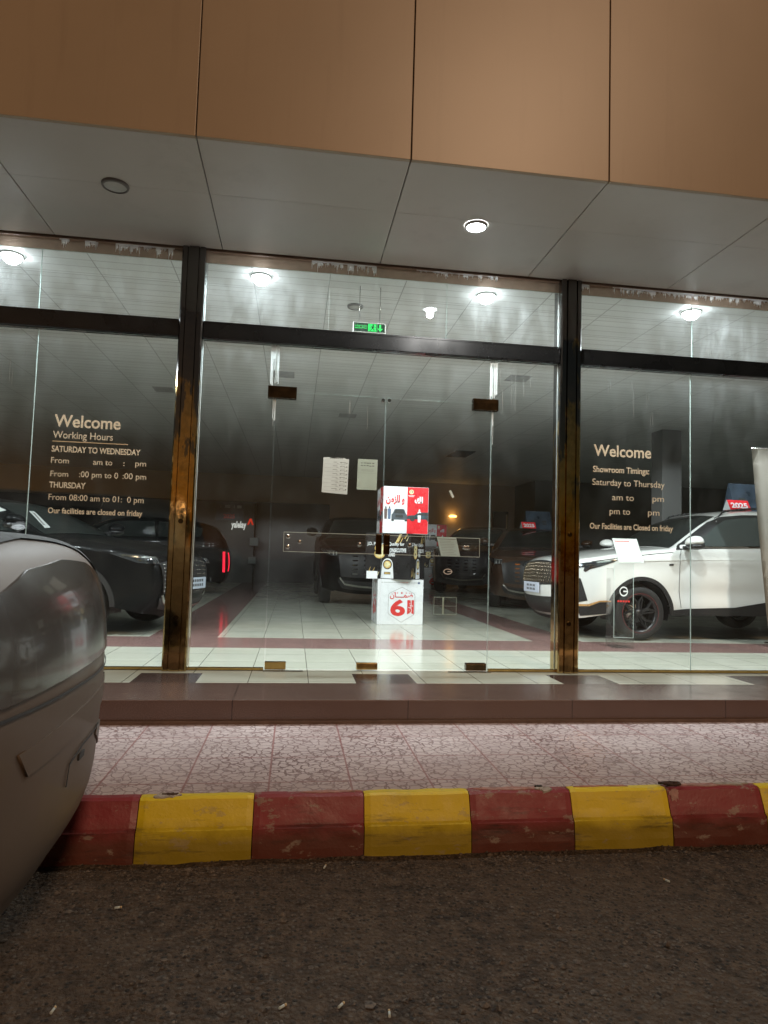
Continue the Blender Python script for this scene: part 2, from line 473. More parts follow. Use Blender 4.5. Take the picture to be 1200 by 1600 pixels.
# ------------------------------------------------------------------ ground, kerb, pavement, platform
bm = bmesh.new()
xs = np.concatenate([np.linspace(-120, -3.2, 12), np.linspace(-3, 4, 90), np.linspace(4.3, 120, 12)])
ys = np.concatenate([np.linspace(-120, .2, 12), np.linspace(.4, 3.6, 46), [4.0]])
from mathutils import noise as mnoise
def road_z(x, y):
    k = max(0, min(1, (y - 2.9) / .3))
    return (mnoise.fractal(Vector((x * 1.7, y * 1.7, 0)), 1., 2., 4) * .006 + mnoise.noise(Vector((x * 14, y * 14, 3))) * .0035
            + k * (.006 + .010 * mnoise.noise(Vector((x * 5, 1, 7)))))
grid = [[bm.verts.new((x, y, road_z(x, y) if (-3 < x < 4 and .3 < y) else 0)) for y in ys] for x in xs]
for i in range(len(xs) - 1):
    for j in range(len(ys) - 1):
        bm.faces.new((grid[i][j], grid[i + 1][j], grid[i + 1][j + 1], grid[i][j + 1]))
structure(obj("road", bm, M_road, smooth=True))

# loose grit on the asphalt
bm = bmesh.new()
def pebble(bm, x, y, r, z):
    vs = []
    for k, (a, h, rr) in enumerate([(0, .9, .2)] + [(t, .25, 1) for t in np.linspace(0, 2 * PI, 5, False)] + [(0, -.6, .2)]):
        q = random.uniform(.6, 1.2)
        vs.append(bm.verts.new((x + math.cos(a) * r * rr * q, y + math.sin(a) * r * rr * q, z + r * h * random.uniform(.4, 1.))))
    for k in range(5):
        bm.faces.new((vs[0], vs[1 + k], vs[1 + (k + 1) % 5])); bm.faces.new((vs[6], vs[1 + (k + 1) % 5], vs[1 + k]))
for k in range(16000):
    y = random.uniform(1.8, 3.18) if k % 3 else 3.18 - abs(random.gauss(0, .18))
    x = random.uniform(-1.6, 3.2)
    r = random.choice([.002, .003, .003, .004, .005, .006]) * random.uniform(.8, 1.4) * (1.8 if random.random() < .06 else 1)
    pebble(bm, x, y, r, road_z(x, y))
for k in range(2600):
    y = random.uniform(1.9, 3.15) if k % 4 else 3.16 - abs(random.gauss(0, .10)); x = random.uniform(-1.5, 3.0)
    if mnoise.noise(Vector((x * 2.2, y * 2.2, 9))) < -.05: continue
    pebble(bm, x, y, random.uniform(.005, .012) * (1.7 if random.random() < .10 else 1), road_z(x, y))
def mk_grit():
    m = Mat("grit", (.1, .09, .08), .85)
    n = m.noise(55, 2)
    m.color(m.mix(m.ramp(n, .35, .65), (.022, .017, .014), (.15, .115, .085))); return m.m
M_grit = mk_grit()
tag(obj("gravel", bm, M_grit), "loose dark grit scattered over the asphalt", "gravel", kind="stuff")

SWZ = .268; PLZ = .423
structure(box("pavement", -40, 40, 3.305, 4.62, 0.05, SWZ, M_paving))
structure(box("platform", -40, 40, 4.60, 5.20, .02, PLZ, M_granite, bevel=.008))
structure(box("floor", -14, 16, 5.20, 23.0, .06, PLZ - .001, M_floor))
# dark mortar fillet where the step meets the paving
structure(box("skirting", -40, 40, 4.575, 4.5995, SWZ - .01, SWZ + .022, plain("brown_skirting", (.12, .075, .055), .5, var=.25, scale=12)))

KS = .5225; K0 = -.665
kdesc = {
 -2: ("red kerb block half hidden behind the brown parked car", 'r'),
 -1: ("yellow kerb block with a broken concrete patch in its top", 'y'),
 0: ("red kerb block just right of the broken yellow block, with a smooth top", 'r'),
 1: ("yellow kerb block with an unbroken top, in the middle of the row", 'y'),
 2: ("red kerb block with black scuffs on its face and a worn grey top", 'r'),
 3: ("yellow kerb block between the scuffed red block and the block with an iron loop", 'y'),
 4: ("red kerb block with a rusty iron loop lying on its top", 'r'),
 5: ("yellow kerb block cut off by the right edge of the picture", 'y'),
}
def kerb_mesh(x0, x1, seed):
    rnd = random.Random(seed)
    prof = [(3.303, -.05), (3.303, SWZ + .002), (3.262, SWZ + .003), (3.246, SWZ - .006), (3.205, .152), (3.190, .140), (3.180, .05), (3.178, -.06)]
    prof2 = []
    for (a, b), (c, d) in zip(prof[:-1], prof[1:]):
        n = max(1, int(math.hypot(c - a, d - b) / .03))
        for k in range(n): prof2.append((a + (c - a) * k / n, b + (d - b) * k / n))
    prof2.append(prof[-1])
    bm = bmesh.new(); rows = []
    n = 18
    for i in range(n + 1):
        x = x0 + (x1 - x0) * i / n
        e = .004 if i in (0, n) else 0
        row = []
        for (y, z) in prof2:
            j = mnoise.noise(Vector((x * 9 + seed, y * 30, z * 30))) * .0035
            row.append(bm.verts.new((x, y + e + j, z - e + (j if z > .2 else 0))))
        rows.append(row)
    for i in range(n):
        for k in range(len(prof2) - 1):
            bm.faces.new((rows[i][k], rows[i][k + 1], rows[i + 1][k + 1], rows[i + 1][k]))
    bm.faces.new(rows[0]); bm.faces.new(rows[-1][::-1])
    bmesh.ops.recalc_face_normals(bm, faces=bm.faces[:])
    return bm
def kerb_top(y):
    return SWZ + .003 if y > 3.262 else (SWZ + .003 - (3.262 - y) * .56 if y > 3.246 else SWZ - .006 - (3.246 - y) * 2.62)
def chip_patch(cx, cy, rx, ry, seed, mat, parent, name="chip", lift=.0035):
    rnd = random.Random(seed); bm = bmesh.new(); n = 26; rings = []
    rad = [rnd.uniform(.62, 1.12) for k in range(n)]
    for q in (.0, .35, .7, .9, 1.0, 1.06):
        ring = []
        for k in range(n):
            a = 2 * PI * k / n; x = cx + math.cos(a) * rx * rad[k] * q; y = min(3.301, cy + math.sin(a) * ry * rad[k] * q)
            ring.append(bm.verts.new((x, y, kerb_top(y) + (lift + rnd.uniform(-.001, .0015) if q < 1.03 else -.004))))
        rings.append(ring)
    for A, C in zip(rings[:-1], rings[1:]):
        for k in range(n):
            try: bm.faces.new((A[k], A[(k + 1) % n], C[(k + 1) % n], C[k]))
            except ValueError: pass
    bmesh.ops.remove_doubles(bm, verts=bm.verts[:], dist=1e-6); bmesh.ops.recalc_face_normals(bm, faces=bm.faces[:])
    return obj(name, bm, mat, parent)
M_rustdirt = plain("rusty_dirt", (.07, .04, .03), .9); M_worn = plain("worn_pink_concrete", (.40, .24, .22), .8, var=.3, scale=30)
for i in range(-8, 14):
    x0 = K0 + (i + 1) * KS; x1 = x0 + KS
    y_ = (i % 2 != 0)
    lab, _ = kdesc.get(i, ("painted kerb block standing outside the picture", ''))
    if i not in kdesc:
        lab = "%s kerb block beyond the %s edge of the picture" % ("yellow" if y_ else "red", "left" if i < 0 else "right")
    o = obj("kerb_block", kerb_mesh(x0 + .002, x1 - .002, i * 7 + 3), M_yel if y_ else M_red)
    tag(o, lab, "kerb block", "painted kerb blocks")
    if i == -1:
        chip_patch(-.545, 3.276, .060, .030, 2, M_conc, o); chip_patch(-.53, 3.282, .042, .016, 9, M_rustdirt, o, lift=.006)
    if i == 2:
        chip_patch(1.15, 3.283, .21, .022, 3, M_worn, o); chip_patch(1.29, 3.272, .045, .026, 13, M_conc, o, lift=.006); chip_patch(1.275, 3.290, .022, .012, 14, M_slot, o, lift=.009)
    if i == 4:
        chip_patch(2.20, 3.284, .22, .022, 5, M_worn, o); chip_patch(2.33, 3.286, .10, .018, 6, M_conc, o, lift=.006); chip_patch(1.985, 3.24, .03, .012, 7, M_worn, o)
    if i == 0:
        chip_patch(.22, 3.287, .14, .016, 25, M_worn, o)
    if i == 3: chip_patch(1.62, 3.292, .16, .009, 31, M_worn, o)
# rusty iron loop lying on the kerb
bm = bmesh.new()
pts = [(1.955, 3.262), (2.00, 3.250), (2.03, 3.262), (2.035, 3.285), (1.99, 3.295), (1.945, 3.288), (1.955, 3.262)]
for a, b in zip(pts[:-1], pts[1:]): cyl(bm, (a[0], a[1], SWZ + .016), (b[0], b[1], SWZ + .016), .007, n=8)
cyl(bm, (1.93, 3.30, SWZ + .012), (1.99, 3.262, SWZ + .02), .006, n=8)
tag(obj("iron_loop", bm, plain("rusty_iron", (.07, .04, .028), .8, .4, var=.5, scale=60)), "small rusty iron loop lying on top of a red kerb block", "iron loop")

for k, (x, y, a, lab) in enumerate([
    (.191, 3.073, 1.2, "cigarette end on the road close below the middle yellow kerb block"),
    (.016, 2.175, .6, "left one of two cigarette ends side by side at the bottom of the picture"),
    (.199, 2.161, .8, "right one of two cigarette ends side by side at the bottom of the picture"),
    (.346, 2.107, 1.5, "cigarette end at the very bottom edge, right of the pair"),
    (-.678, 2.224, 1.4, "cigarette end in the bottom left corner of the road"),
    (-.637, 2.809, .1, "cigarette end lying beside the brown parked car"),
    (1.715, 2.854, 2.2, "cigarette end on the road below the right-hand yellow kerb block")]):
    t = thing("cigarette_end", lab, "cigarette end", (x, y, road_z(x, y) + .006), a, "cigarette ends on the road")
    bm = bmesh.new(); cyl(bm, (-.010, 0, 0), (.009, 0, .001), .0040, n=10); obj("paper_tube", bm, M_paper, t)
    bm = bmesh.new(); cyl(bm, (.0092, 0, .001), (.017, 0, .001), .0041, n=10); obj("filter", bm, plain("filter_paper", (.55, .38, .2), .8), t)

M_dring2 = plain("diffuser_grey", (.42, .42, .42), .5)
# ------------------------------------------------------------------ showroom building
B = thing("showroom_building", "glass fronted car showroom with tan canopy, grey soffit and bronze columns", "building", (0, 0, 0))
GY = 5.752           # glass line
CEIL = 4.022
EY = 4.113           # canopy front edge
cols_x = [-4.355, -.945, 2.46, 5.87]
SEAMS = [-7.6, -6.2, -4.82, -3.45, -2.085, -.71, .665, 2.04, 3.415, 4.79, 6.17, 7.5, 8.9]
# canopy: one cladding sheet per bay so that the joints are real gaps
bm = bmesh.new()
for a, b in zip(SEAMS[:-1], SEAMS[1:]):
    bx(bm, a + .004, b - .004, EY, EY + .03, CEIL - .002, 7.2, .003)
obj("canopy_fascia", bm, M_fascia, B)
bm = bmesh.new()
for a, b in zip(SEAMS[:-1], SEAMS[1:]):
    bx(bm, a + .0035, b - .0035, EY + .034, 4.795, CEIL, CEIL + .02, .002)
    bx(bm, a + .0035, b - .0035, 4.799, GY - .06, CEIL + .0015, CEIL + .02, .002)
obj("canopy_soffit", bm, M_soffit, B)
box("canopy_core", -7.6, 8.9, EY + .031, GY + .2, CEIL + .024, 7.2, M_slot, B)
# header above the glass
box("frame_header", -7.6, 8.9, GY - .02, GY + .02, CEIL - .0005, CEIL + .02, M_header, B)
box("ceiling", -14, 16, GY + .051, 23.0, CEIL, CEIL + .05, M_ceil, B)
box("back_wall", -14, 16, 22.6, 22.8, PLZ, CEIL, M_bwall, B)
box("wall_panelling", -14, 1.15, 22.5, 22.598, PLZ, 3.10, M_dkwall, B)
box("side_wall", -14.2, -14, GY, 23, 0, 4.3, M_gwall, B)
box("side_wall", 16, 16.2, GY, 23, 0, 4.3, M_gwall, B)
box("side_wall", -14.2, -7.6, GY - .1, GY, .3, 4.3, M_fascia, B)
box("side_wall", 8.9, 16.2, GY - .1, GY, .3, 4.3, M_fascia, B)
# darker return wall and pier at the back right
box("partition_wall", 7.73, 16, 20.6, 22.598, PLZ, CEIL - .001, M_gwall, B)
box("interior_pillar", 6.98, 7.38, 11.8, 12.2, PLZ, CEIL - .001, M_pillar, B, bevel=.01)
# back left: grey wall with a doorway
box("partition_wall", -6.0, -1.30, 21.6, 22.498, PLZ, 3.0, M_gwall, B)
# ceiling grille
bm = bmesh.new()
bx(bm, 3.80, 4.30, 15.5, 16.5, CEIL - .012, CEIL - .001)
for k in range(12): bx(bm, 3.83, 4.27, 15.56 + k * .078, 15.58 + k * .078, CEIL - .022, CEIL - .0125)
obj("ceiling_grille", bm, M_black, B)

for (vx, vy) in ((-.25, 9.6), (3.1, 9.0), (-2.2, 11.0), (.9, 12.2)):
    bm = bmesh.new(); bx(bm, vx - .16, vx + .16, vy - .16, vy + .16, CEIL - .006, CEIL - .0005)
    for k in range(4): bx(bm, vx - .15, vx + .15, vy - .13 + k * .08, vy - .10 + k * .08, CEIL - .014, CEIL - .0065)
    obj("ceiling_diffuser", bm, M_dring2, B)
# columns: folded bronze cladding with recessed grooves
def column(cx):
    w = .098; y0 = 5.672; y1 = 5.85
    prof = [(-w, y1), (-w, y0 + .012), (-w + .012, y0), (-.052, y0), (-.048, y0 + .014), (-.042, y0 + .014), (-.038, y0 - .004),
            (.042, y0 - .004), (.046, y0 + .014), (.052, y0 + .014), (.056, y0), (w - .012, y0), (w, y0 + .012), (w, y1)]
    bm = bmesh.new(); rows = []
    zs = np.linspace(PLZ - .0005, CEIL + .0008, 26)
    for z in zs:
        rows.append([bm.verts.new((cx + x, y + mnoise.noise(Vector((cx * 3 + x * 9, z * 2.2, 0))) * .0022, z)) for x, y in prof])
    for A, C in zip(rows[:-1], rows[1:]):
        for k in range(len(prof) - 1): bm.faces.new((A[k], A[k + 1], C[k + 1], C[k]))
        bm.faces.new((A[-1], A[0], C[0], C[-1]))
    bmesh.ops.recalc_face_normals(bm, faces=bm.faces[:])
    o = obj("column", bm, M_column, B)
    for z in (.86, 1.66):
        bm = bmesh.new(); cyl(bm, (cx, 5.662, z), (cx, 5.672, z), .020, .016, n=20); obj("cover_cap", bm, M_dbrass, o)
    return o
for c in cols_x: column(c)

# transom bars, bottom channels
bays = [(cols_x[0] + .1, cols_x[1] - .1), (cols_x[1] + .1, cols_x[2] - .1), (cols_x[2] + .1, cols_x[3] - .1)]
for k, (a, b) in enumerate(bays):
    bm = bmesh.new()
    bx(bm, a, b, 5.705, 5.800, 3.240, 3.390, .006)
    bx(bm, a, b, 5.701, 5.704, 3.246, 3.258); bx(bm, a, b, 5.701, 5.704, 3.372, 3.384)
    obj("transom_bar", bm, M_alu, B)
    spans = [(a, b)] if k != 1 else [(a, -.222), (1.745, b)]
    for s0, s1 in spans:
        bm = bmesh.new()
        bx(bm, s0, s1, GY - .022, GY - .007, PLZ + .0005, PLZ + .022); bx(bm, s0, s1, GY + .007, GY + .022, PLZ + .0005, PLZ + .022)
        bx(bm, s0, s1, GY - .022, GY + .022, PLZ + .0002, PLZ + .004)
        obj("glazing_channel", bm, M_brass, B)

def pane(x0, x1, z0, z1, mat, name="glass_pane", parent=B, y=GY, th=.010):
    bm = bmesh.new(); fs = bx(bm, x0, x1, y - th / 2, y + th / 2, z0, z1)
    for i in (0, 1, 3, 5): fs[i].material_index = 1
    return obj(name, bm, [mat, M_edge], parent)
ZB, ZT = PLZ + .006, 3.238
# left bay
pane(bays[0][0], -2.186, ZB, ZT, M_glass); P_left = pane(-2.182, bays[0][1], ZB, ZT, M_glass)
pane(bays[0][0], -2.197, 3.392, 3.917, M_glassup); pane(-2.193, bays[0][1], 3.392, 3.917, M_glassup)
# middle bay
pane(bays[1][0], -.214, ZB, ZT, M_glass); pane(1.739, bays[1][1], ZB, ZT, M_glass)
pane(-.210, 1.735, 2.826, ZT, M_glass)
for s0, s1 in ((bays[1][0], .226), (.230, 1.292), (1.296, bays[1][1])): pane(s0, s1, 3.392, 3.917, M_glassup)
# right bay
P_right = pane(bays[2][0], 3.683, ZB, ZT, M_glass); pane(3.687, bays[2][1], ZB, ZT, M_glass)
pane(bays[2][0], 3.698, 3.392, 3.917, M_glassup); pane(3.702, bays[2][1], 3.392, 3.917, M_glassup)

M_wmark = plain("dry_water_mark", (.34, .37, .37), .7)
# white streaky residue: vertical smears over the hinges, drips along the header, edge lines along the bars
def streaks(bm, x0, x1, z0, z1, y, n, seed, full=.8):
    rnd = random.Random(seed)
    for k in range(n):
        xa = x0 + (x1 - x0) * (k + rnd.uniform(0, .3)) / n; xb = xa + (x1 - x0) / n * rnd.uniform(.35, .95)
        b = z0 + (z1 - z0) * rnd.uniform(0, .15) if rnd.random() < full else z0 + (z1 - z0) * rnd.uniform(.2, .7)
        bx(bm, xa, min(xb, x1), y - .0015, y, b, z1 - (z1 - z0) * rnd.uniform(0, .02))
for a in ((-.262, -.190, 2.872, 3.236, 9, 1, .8), (1.712, 1.782, 2.868, 3.236, 9, 2, .8), (-.232, -.205, 2.40, 2.765, 4, 3, .3), (1.735, 1.752, 2.45, 2.755, 3, 4, .3)):
    bm = bmesh.new(); streaks(bm, a[0], a[1], a[2], a[3], GY - .0055, *a[4:]); obj("sealant_smear", bm, M_silicone, B)
film_bm = bmesh.new()
def film(a, b, z0=3.9185, z1=CEIL - .001):
    if b - a > 1e-4: poly_xz(film_bm, [(a, z0), (b, z0), (b, z1), (a, z1)], GY)
def drips(x0, x1, seed, dens=70, long=.085):
    rnd = random.Random(seed); bm = bmesh.new(); x = x0
    y = GY - .0065
    while x < x1:
        w = rnd.uniform(.004, .030); L = long * (rnd.uniform(.15, 1.0) ** 1.2)
        nx_ = min(x1, x + w * 1.0)
        if rnd.random() < .80:
            film(x, nx_, 3.9185, CEIL - L * .72)
            top = CEIL - rnd.uniform(.0, .012)
            pts = [(x, top), (x + w, top - rnd.uniform(0, .004)), (x + w * rnd.uniform(.6, 1.), top - L * .5), (x + w * rnd.uniform(.45, .6), top - L), (x + w * rnd.uniform(.2, .4), top - L), (x + w * rnd.uniform(0, .2), top - L * .4)]
            poly_xz(bm, pts, y)
        else: film(x, nx_)
        x = nx_
    poly_xz(bm, [(x0, CEIL - .001), (x1, CEIL - .001), (x1, CEIL - .013), (x0, CEIL - .013)], y - .0006)
    return bm
DR = [(-2.065, -1.99, .10), (-1.86, -1.77, .10), (-1.61, -1.12, .10), (.06, .64, .095), (1.005, 1.767, .06), (2.56, 2.66, .09), (2.89, 4.9, .075)]
for (a, b) in zip([-7.6] + [d[1] for d in DR], [d[0] for d in DR] + [8.9]): film(a, b)
for k, (a, b, L) in enumerate(DR):
    obj("paint_drips", drips(a, b, k + 11, long=L), M_silicone, B)
obj("window_film", film_bm, M_film, B)
rnd = random.Random(5)
for (a, b) in bays:
    x = a; bm = bmesh.new()
    while x < b:
        w = rnd.uniform(.02, .16); h = rnd.uniform(.002, .008)
        bx(bm, x, min(b, x + w), GY - .0075, GY - .0052, 3.3905, 3.3905 + h)
        if rnd.random() < .35: bx(bm, x, min(b, x + w), GY - .0075, GY - .0052, 3.2385 - h * .8, 3.2385)
        x += w * rnd.uniform(.9, 1.3)
    for xx in (a + .001, b - .006): bx(bm, xx, xx + .006, GY - .0075, GY - .0052, 3.392, 3.917); bx(bm, xx, xx + .005, GY - .0075, GY - .0052, .46, 3.236)
    obj("sealant_line", bm, M_silicone, B)
for (xa, xb, z0, z1, n, s) in ((1.75, 2.1, 2.75, 3.2, 7, 21), (2.75, 3.3, 2.65, 3.15, 8, 22), (-2.5, -2.25, 2.7, 3.1, 5, 23), (.05, .6, 2.5, 2.8, 4, 24)):
    rnd = random.Random(s)
    for k in range(n):
        x = rnd.uniform(xa, xb); a = rnd.uniform(z0, z1 - .1)
        bm = bmesh.new(); bx(bm, x, x + .0016, GY - .0062, GY - .0052, a, rnd.uniform(a + .08, z1)); obj("water_run", bm, M_wmark, B)

# glass doors
def door(x0, x1, hinge_left):
    d = pane(x0, x1, PLZ + .012, 2.822, M_glass, "glass_door")
    hx = (x0 - .068, x0 + .18) if hinge_left else (x1 - .178, x1 + .058)
    bm = bmesh.new(); bx(bm, hx[0], hx[1], GY - .032, GY + .032, 2.762, 2.866, .004)
    s = 1 if hinge_left else -1; c = (x0 if hinge_left else x1)
    bx(bm, hx[0] + .02, hx[1] - .02, GY - .0345, GY - .0325, 2.822, 2.8245)
    bx(bm, c + .03 * s - .0012, c + .03 * s + .0012, GY - .0345, GY - .0325, 2.775, 2.8215)
    obj("patch_fitting", bm, M_dbrass, d)
    px = (x0 - .002, x0 + .175) if hinge_left else (x1 - .195, x1 - .012)
    box("pivot_shoe", px[0], px[1], GY - .030, GY + .030, PLZ + .010, PLZ + .072, M_brass if hinge_left else M_dbrass, d, bevel=.004)
    q = (x0 - .01, x0 + .32) if hinge_left else (x1 - .36, x1 + .02)
    box("floor_spring_plate", q[0], q[1], GY - .075, GY - .033, PLZ + .0002, PLZ + .006, M_steel, d)
    return d
D1 = door(-.208, .759, True); D2 = door(.765, 1.733, False)
box("lock_shoe", .570, .752, GY - .030, GY + .030, PLZ + .012, PLZ + .068, M_brass, D1, bevel=.004)
bm = bmesh.new(); cyl(bm, (.735, GY - .018, 2.80), (.735, GY + .018, 2.80), .016); obj("door_stud", bm, M_chrome, D1)
bm = bmesh.new(); cyl(bm, (.790, GY - .018, 2.80), (.790, GY + .018, 2.80), .016); obj("door_stud", bm, M_chrome, D2)
def push_plate(d, x0, x1, knobs):
    o = pane(x0, x1, 1.432, 1.600, M_acryl, "push_plate", d, y=GY - .055, th=.010)
    for kx, kz in knobs:
        bm = bmesh.new(); lathe(bm, [(.0005, -.012), (.016, -.012), (.020, -.006), (.020, .006), (.012, .010), (.012, .055)], (kx, GY - .06, kz), (0, 1, 0), 20)
        obj("handle_stud", bm, M_steel, d)
    bm = bmesh.new(); bx(bm, x0, x1, GY - .0615, GY - .0602, 1.597, 1.6005); bx(bm, x0, x1, GY - .0615, GY - .0602, 1.4315, 1.435)
    for xx in (x0, x1 - .003): bx(bm, xx, xx + .003, GY - .0615, GY - .0602, 1.435, 1.597)
    obj("plate_edge", bm, M_edge, d)
push_plate(D1, -.092, .742, [(.045, 1.520), (.560, 1.515), (-.055, 1.563), (-.055, 1.475)])
push_plate(D2, .782, 1.632, [(1.000, 1.520), (1.500, 1.515), (1.525, 1.515)])
bm = bmesh.new(); bx(bm, .700, .752, GY - .078, GY - .062, 1.432, 1.604, .003); obj("lock_case", bm, M_dbrass, D1)
bm = bmesh.new(); bx(bm, .768, .822, GY - .078, GY - .062, 1.432, 1.604, .003); bx(bm, .776, .812, GY - .081, GY - .0785, 1.437, 1.512, .002); obj("lock_case", bm, M_dbrass, D2)

# lettering on the glass
def lettering(parent, rows, y):
    for s, x0, x1, z, h, b in rows:
        bm = bmesh.new()
        if s == '_': bx(bm, x0, x1, y - .001, y, z, z + .006)
        else: add_text(bm, s, x0, x1, z, y, h, b)
        bmesh.ops.recalc_face_normals(bm, faces=bm.faces[:])
        obj("lettering" if s != '_' else "underline", bm, M_letter, parent)
LY = GY - .0062
lettering(P_left, [("Welcome", -2.014, -1.486, 2.416, .100, .018), ("Working Hours", -2.019, -1.542, 2.318, .060, .004), ("_", -2.018, -1.417, 2.288, 0, 0),
 ("SATURDAY TO WEDNESDAY", -2.022, -1.314, 2.204, .049, .022), ("From", -2.022, -1.881, 2.109, .048, .004), ("am to", -1.689, -1.536, 2.109, .048, .004),
 (":", -1.448, -1.436, 2.109, .045, .004), ("pm", -1.351, -1.263, 2.112, .048, .004), ("From", -2.020, -1.880, 1.997, .048, .004), (":00 pm to 0", -1.794, -1.484, 2.000, .050, .004),
 (":00 pm", -1.448, -1.257, 2.000, .050, .004), ("THURSDAY", -2.024, -1.738, 1.904, .048, .022), ("From 08:00 am to 01:", -2.023, -1.442, 1.802, .050, .004),
 ("0 pm", -1.401, -1.267, 1.802, .050, .004), ("Our facilities are closed on friday", -2.022, -1.272, 1.692, .046, .020)], LY)
lettering(P_right, [("Welcome", 2.717, 3.286, 2.405, .105, .018), ("Showroom Timings:", 2.712, 3.267, 2.253, .056, .018), ("Saturday to Thursday", 2.706, 3.421, 2.131, .060, .0),
 ("am to", 2.901, 3.115, 1.997, .058, 0), ("pm", 3.300, 3.415, 1.999, .058, 0), ("pm to", 2.877, 3.078, 1.867, .058, 0), ("pm", 3.256, 3.370, 1.868, .058, 0),
 ("Our Facilities are Closed on friday", 2.685, 3.505, 1.727, .052, .020)], LY)

# ------------------------------------------------------------------ downlights
M_lamp_on = emit("lamp_glow", (.93, .97, 1.0), 55.0)
M_lamp_off = plain("unlit_lamp", (.42, .42, .40), .4)
M_dring = plain("grey_ring", (.16, .15, .14), .5)
M_lring = plain("lamp_ring", (.55, .55, .53), .3, .3)
def downlight(x, y, label, group, power, r=.085, z=CEIL, col=(.90, .96, 1.0), drop=.085, cone=172):
    if y < 5.8 or not power: drop = .028
    t = thing("ceiling_spotlight", label, "ceiling light", (x, y, z), 0, group)
    bm = bmesh.new(); lathe(bm, [(r * .98, -.012), (r * 1.0, -.022), (r * 1.16, -.016), (r * 1.2, -.001)], (0, 0, 0), (0, 0, 1), 40)
    obj("trim_ring", bm, M_lring if power else M_dring, t)
    bm = bmesh.new(); lathe(bm, [(0.0005, -drop), (r * .5, -drop * .92), (r * .85, -drop * .6), (r * .97, -.012)], (0, 0, 0), (0, 0, 1), 36)
    obj("lens", bm, M_lamp_on if power else M_lamp_off, t, smooth=True)
    if power:
        l = bpy.data.lights.new("spotlight_bulb", 'SPOT'); l.energy = power; l.shadow_soft_size = (.035 if y < 5.8 else .11); l.color = col; l.spot_size = R(cone); l.spot_blend = .04
        lo = bpy.data.objects.new("spotlight_bulb", l); COL.objects.link(lo); lo.parent = t; lo.location = (0, 0, -(drop + .045 if y < 5.8 else .20))
    return t
PW = 295
downlight(-4.80, 6.16, "lit spotlight just inside the glass beyond the left edge of the picture", "lit spotlights along the front glass", PW)
downlight(-2.607, 6.16, "glaring spotlight inside the glass, leftmost in the picture", "lit spotlights along the front glass", PW)
downlight(-.405, 6.18, "glaring spotlight inside the glass, just right of the left bronze column", "lit spotlights along the front glass", PW)
downlight(1.787, 6.18, "glaring spotlight inside the glass above the right glass door", "lit spotlights along the front glass", PW)
downlight(3.96, 6.16, "glaring spotlight inside the glass above the white car", "lit spotlights along the front glass", PW)
downlight(6.15, 6.16, "lit spotlight just inside the glass beyond the right edge of the picture", "lit spotlights along the front glass", PW)
downlight(1.316, 4.87, "lit round spotlight in the grey canopy soffit outside", "spotlights in the canopy soffit", 130, .075, CEIL, (1., .93, .82))
downlight(-1.37, 4.80, "dead unlit spotlight with dark ring in the grey canopy soffit", "spotlights in the canopy soffit", 0, .08)
downlight(.538, 6.74, "unlit round spotlight in the ceiling inside, left above the exit sign", "unlit ceiling spotlights", 0, .07)

# ------------------------------------------------------------------ cars
def catmull(pts, step=.035):
    P = [np.array(p, float) for p in pts]
    P = [2 * P[0] - P[1]] + P + [2 * P[-1] - P[-2]]
    out = []
    for i in range(1, len(P) - 2):
        p0, p1, p2, p3 = P[i - 1:i + 3]
        t0 = 0; t1 = t0 + np.linalg.norm(p1 - p0) ** .5; t2 = t1 + np.linalg.norm(p2 - p1) ** .5; t3 = t2 + np.linalg.norm(p3 - p2) ** .5
        n = max(1, int(np.linalg.norm(p2 - p1) / step))
        for k in range(n):
            t = t1 + (t2 - t1) * k / n
            a1 = (t1 - t) / (t1 - t0) * p0 + (t - t0) / (t1 - t0) * p1; a2 = (t2 - t) / (t2 - t1) * p1 + (t - t1) / (t2 - t1) * p2
            a3 = (t3 - t) / (t3 - t2) * p2 + (t - t2) / (t3 - t2) * p3
            b1 = (t2 - t) / (t2 - t0) * a1 + (t - t0) / (t2 - t0) * a2; b2 = (t3 - t) / (t3 - t1) * a2 + (t - t1) / (t3 - t1) * a3
            out.append((t2 - t) / (t2 - t1) * b1 + (t - t1) / (t2 - t1) * b2)
    out.append(P[-2]); return np.array(out)

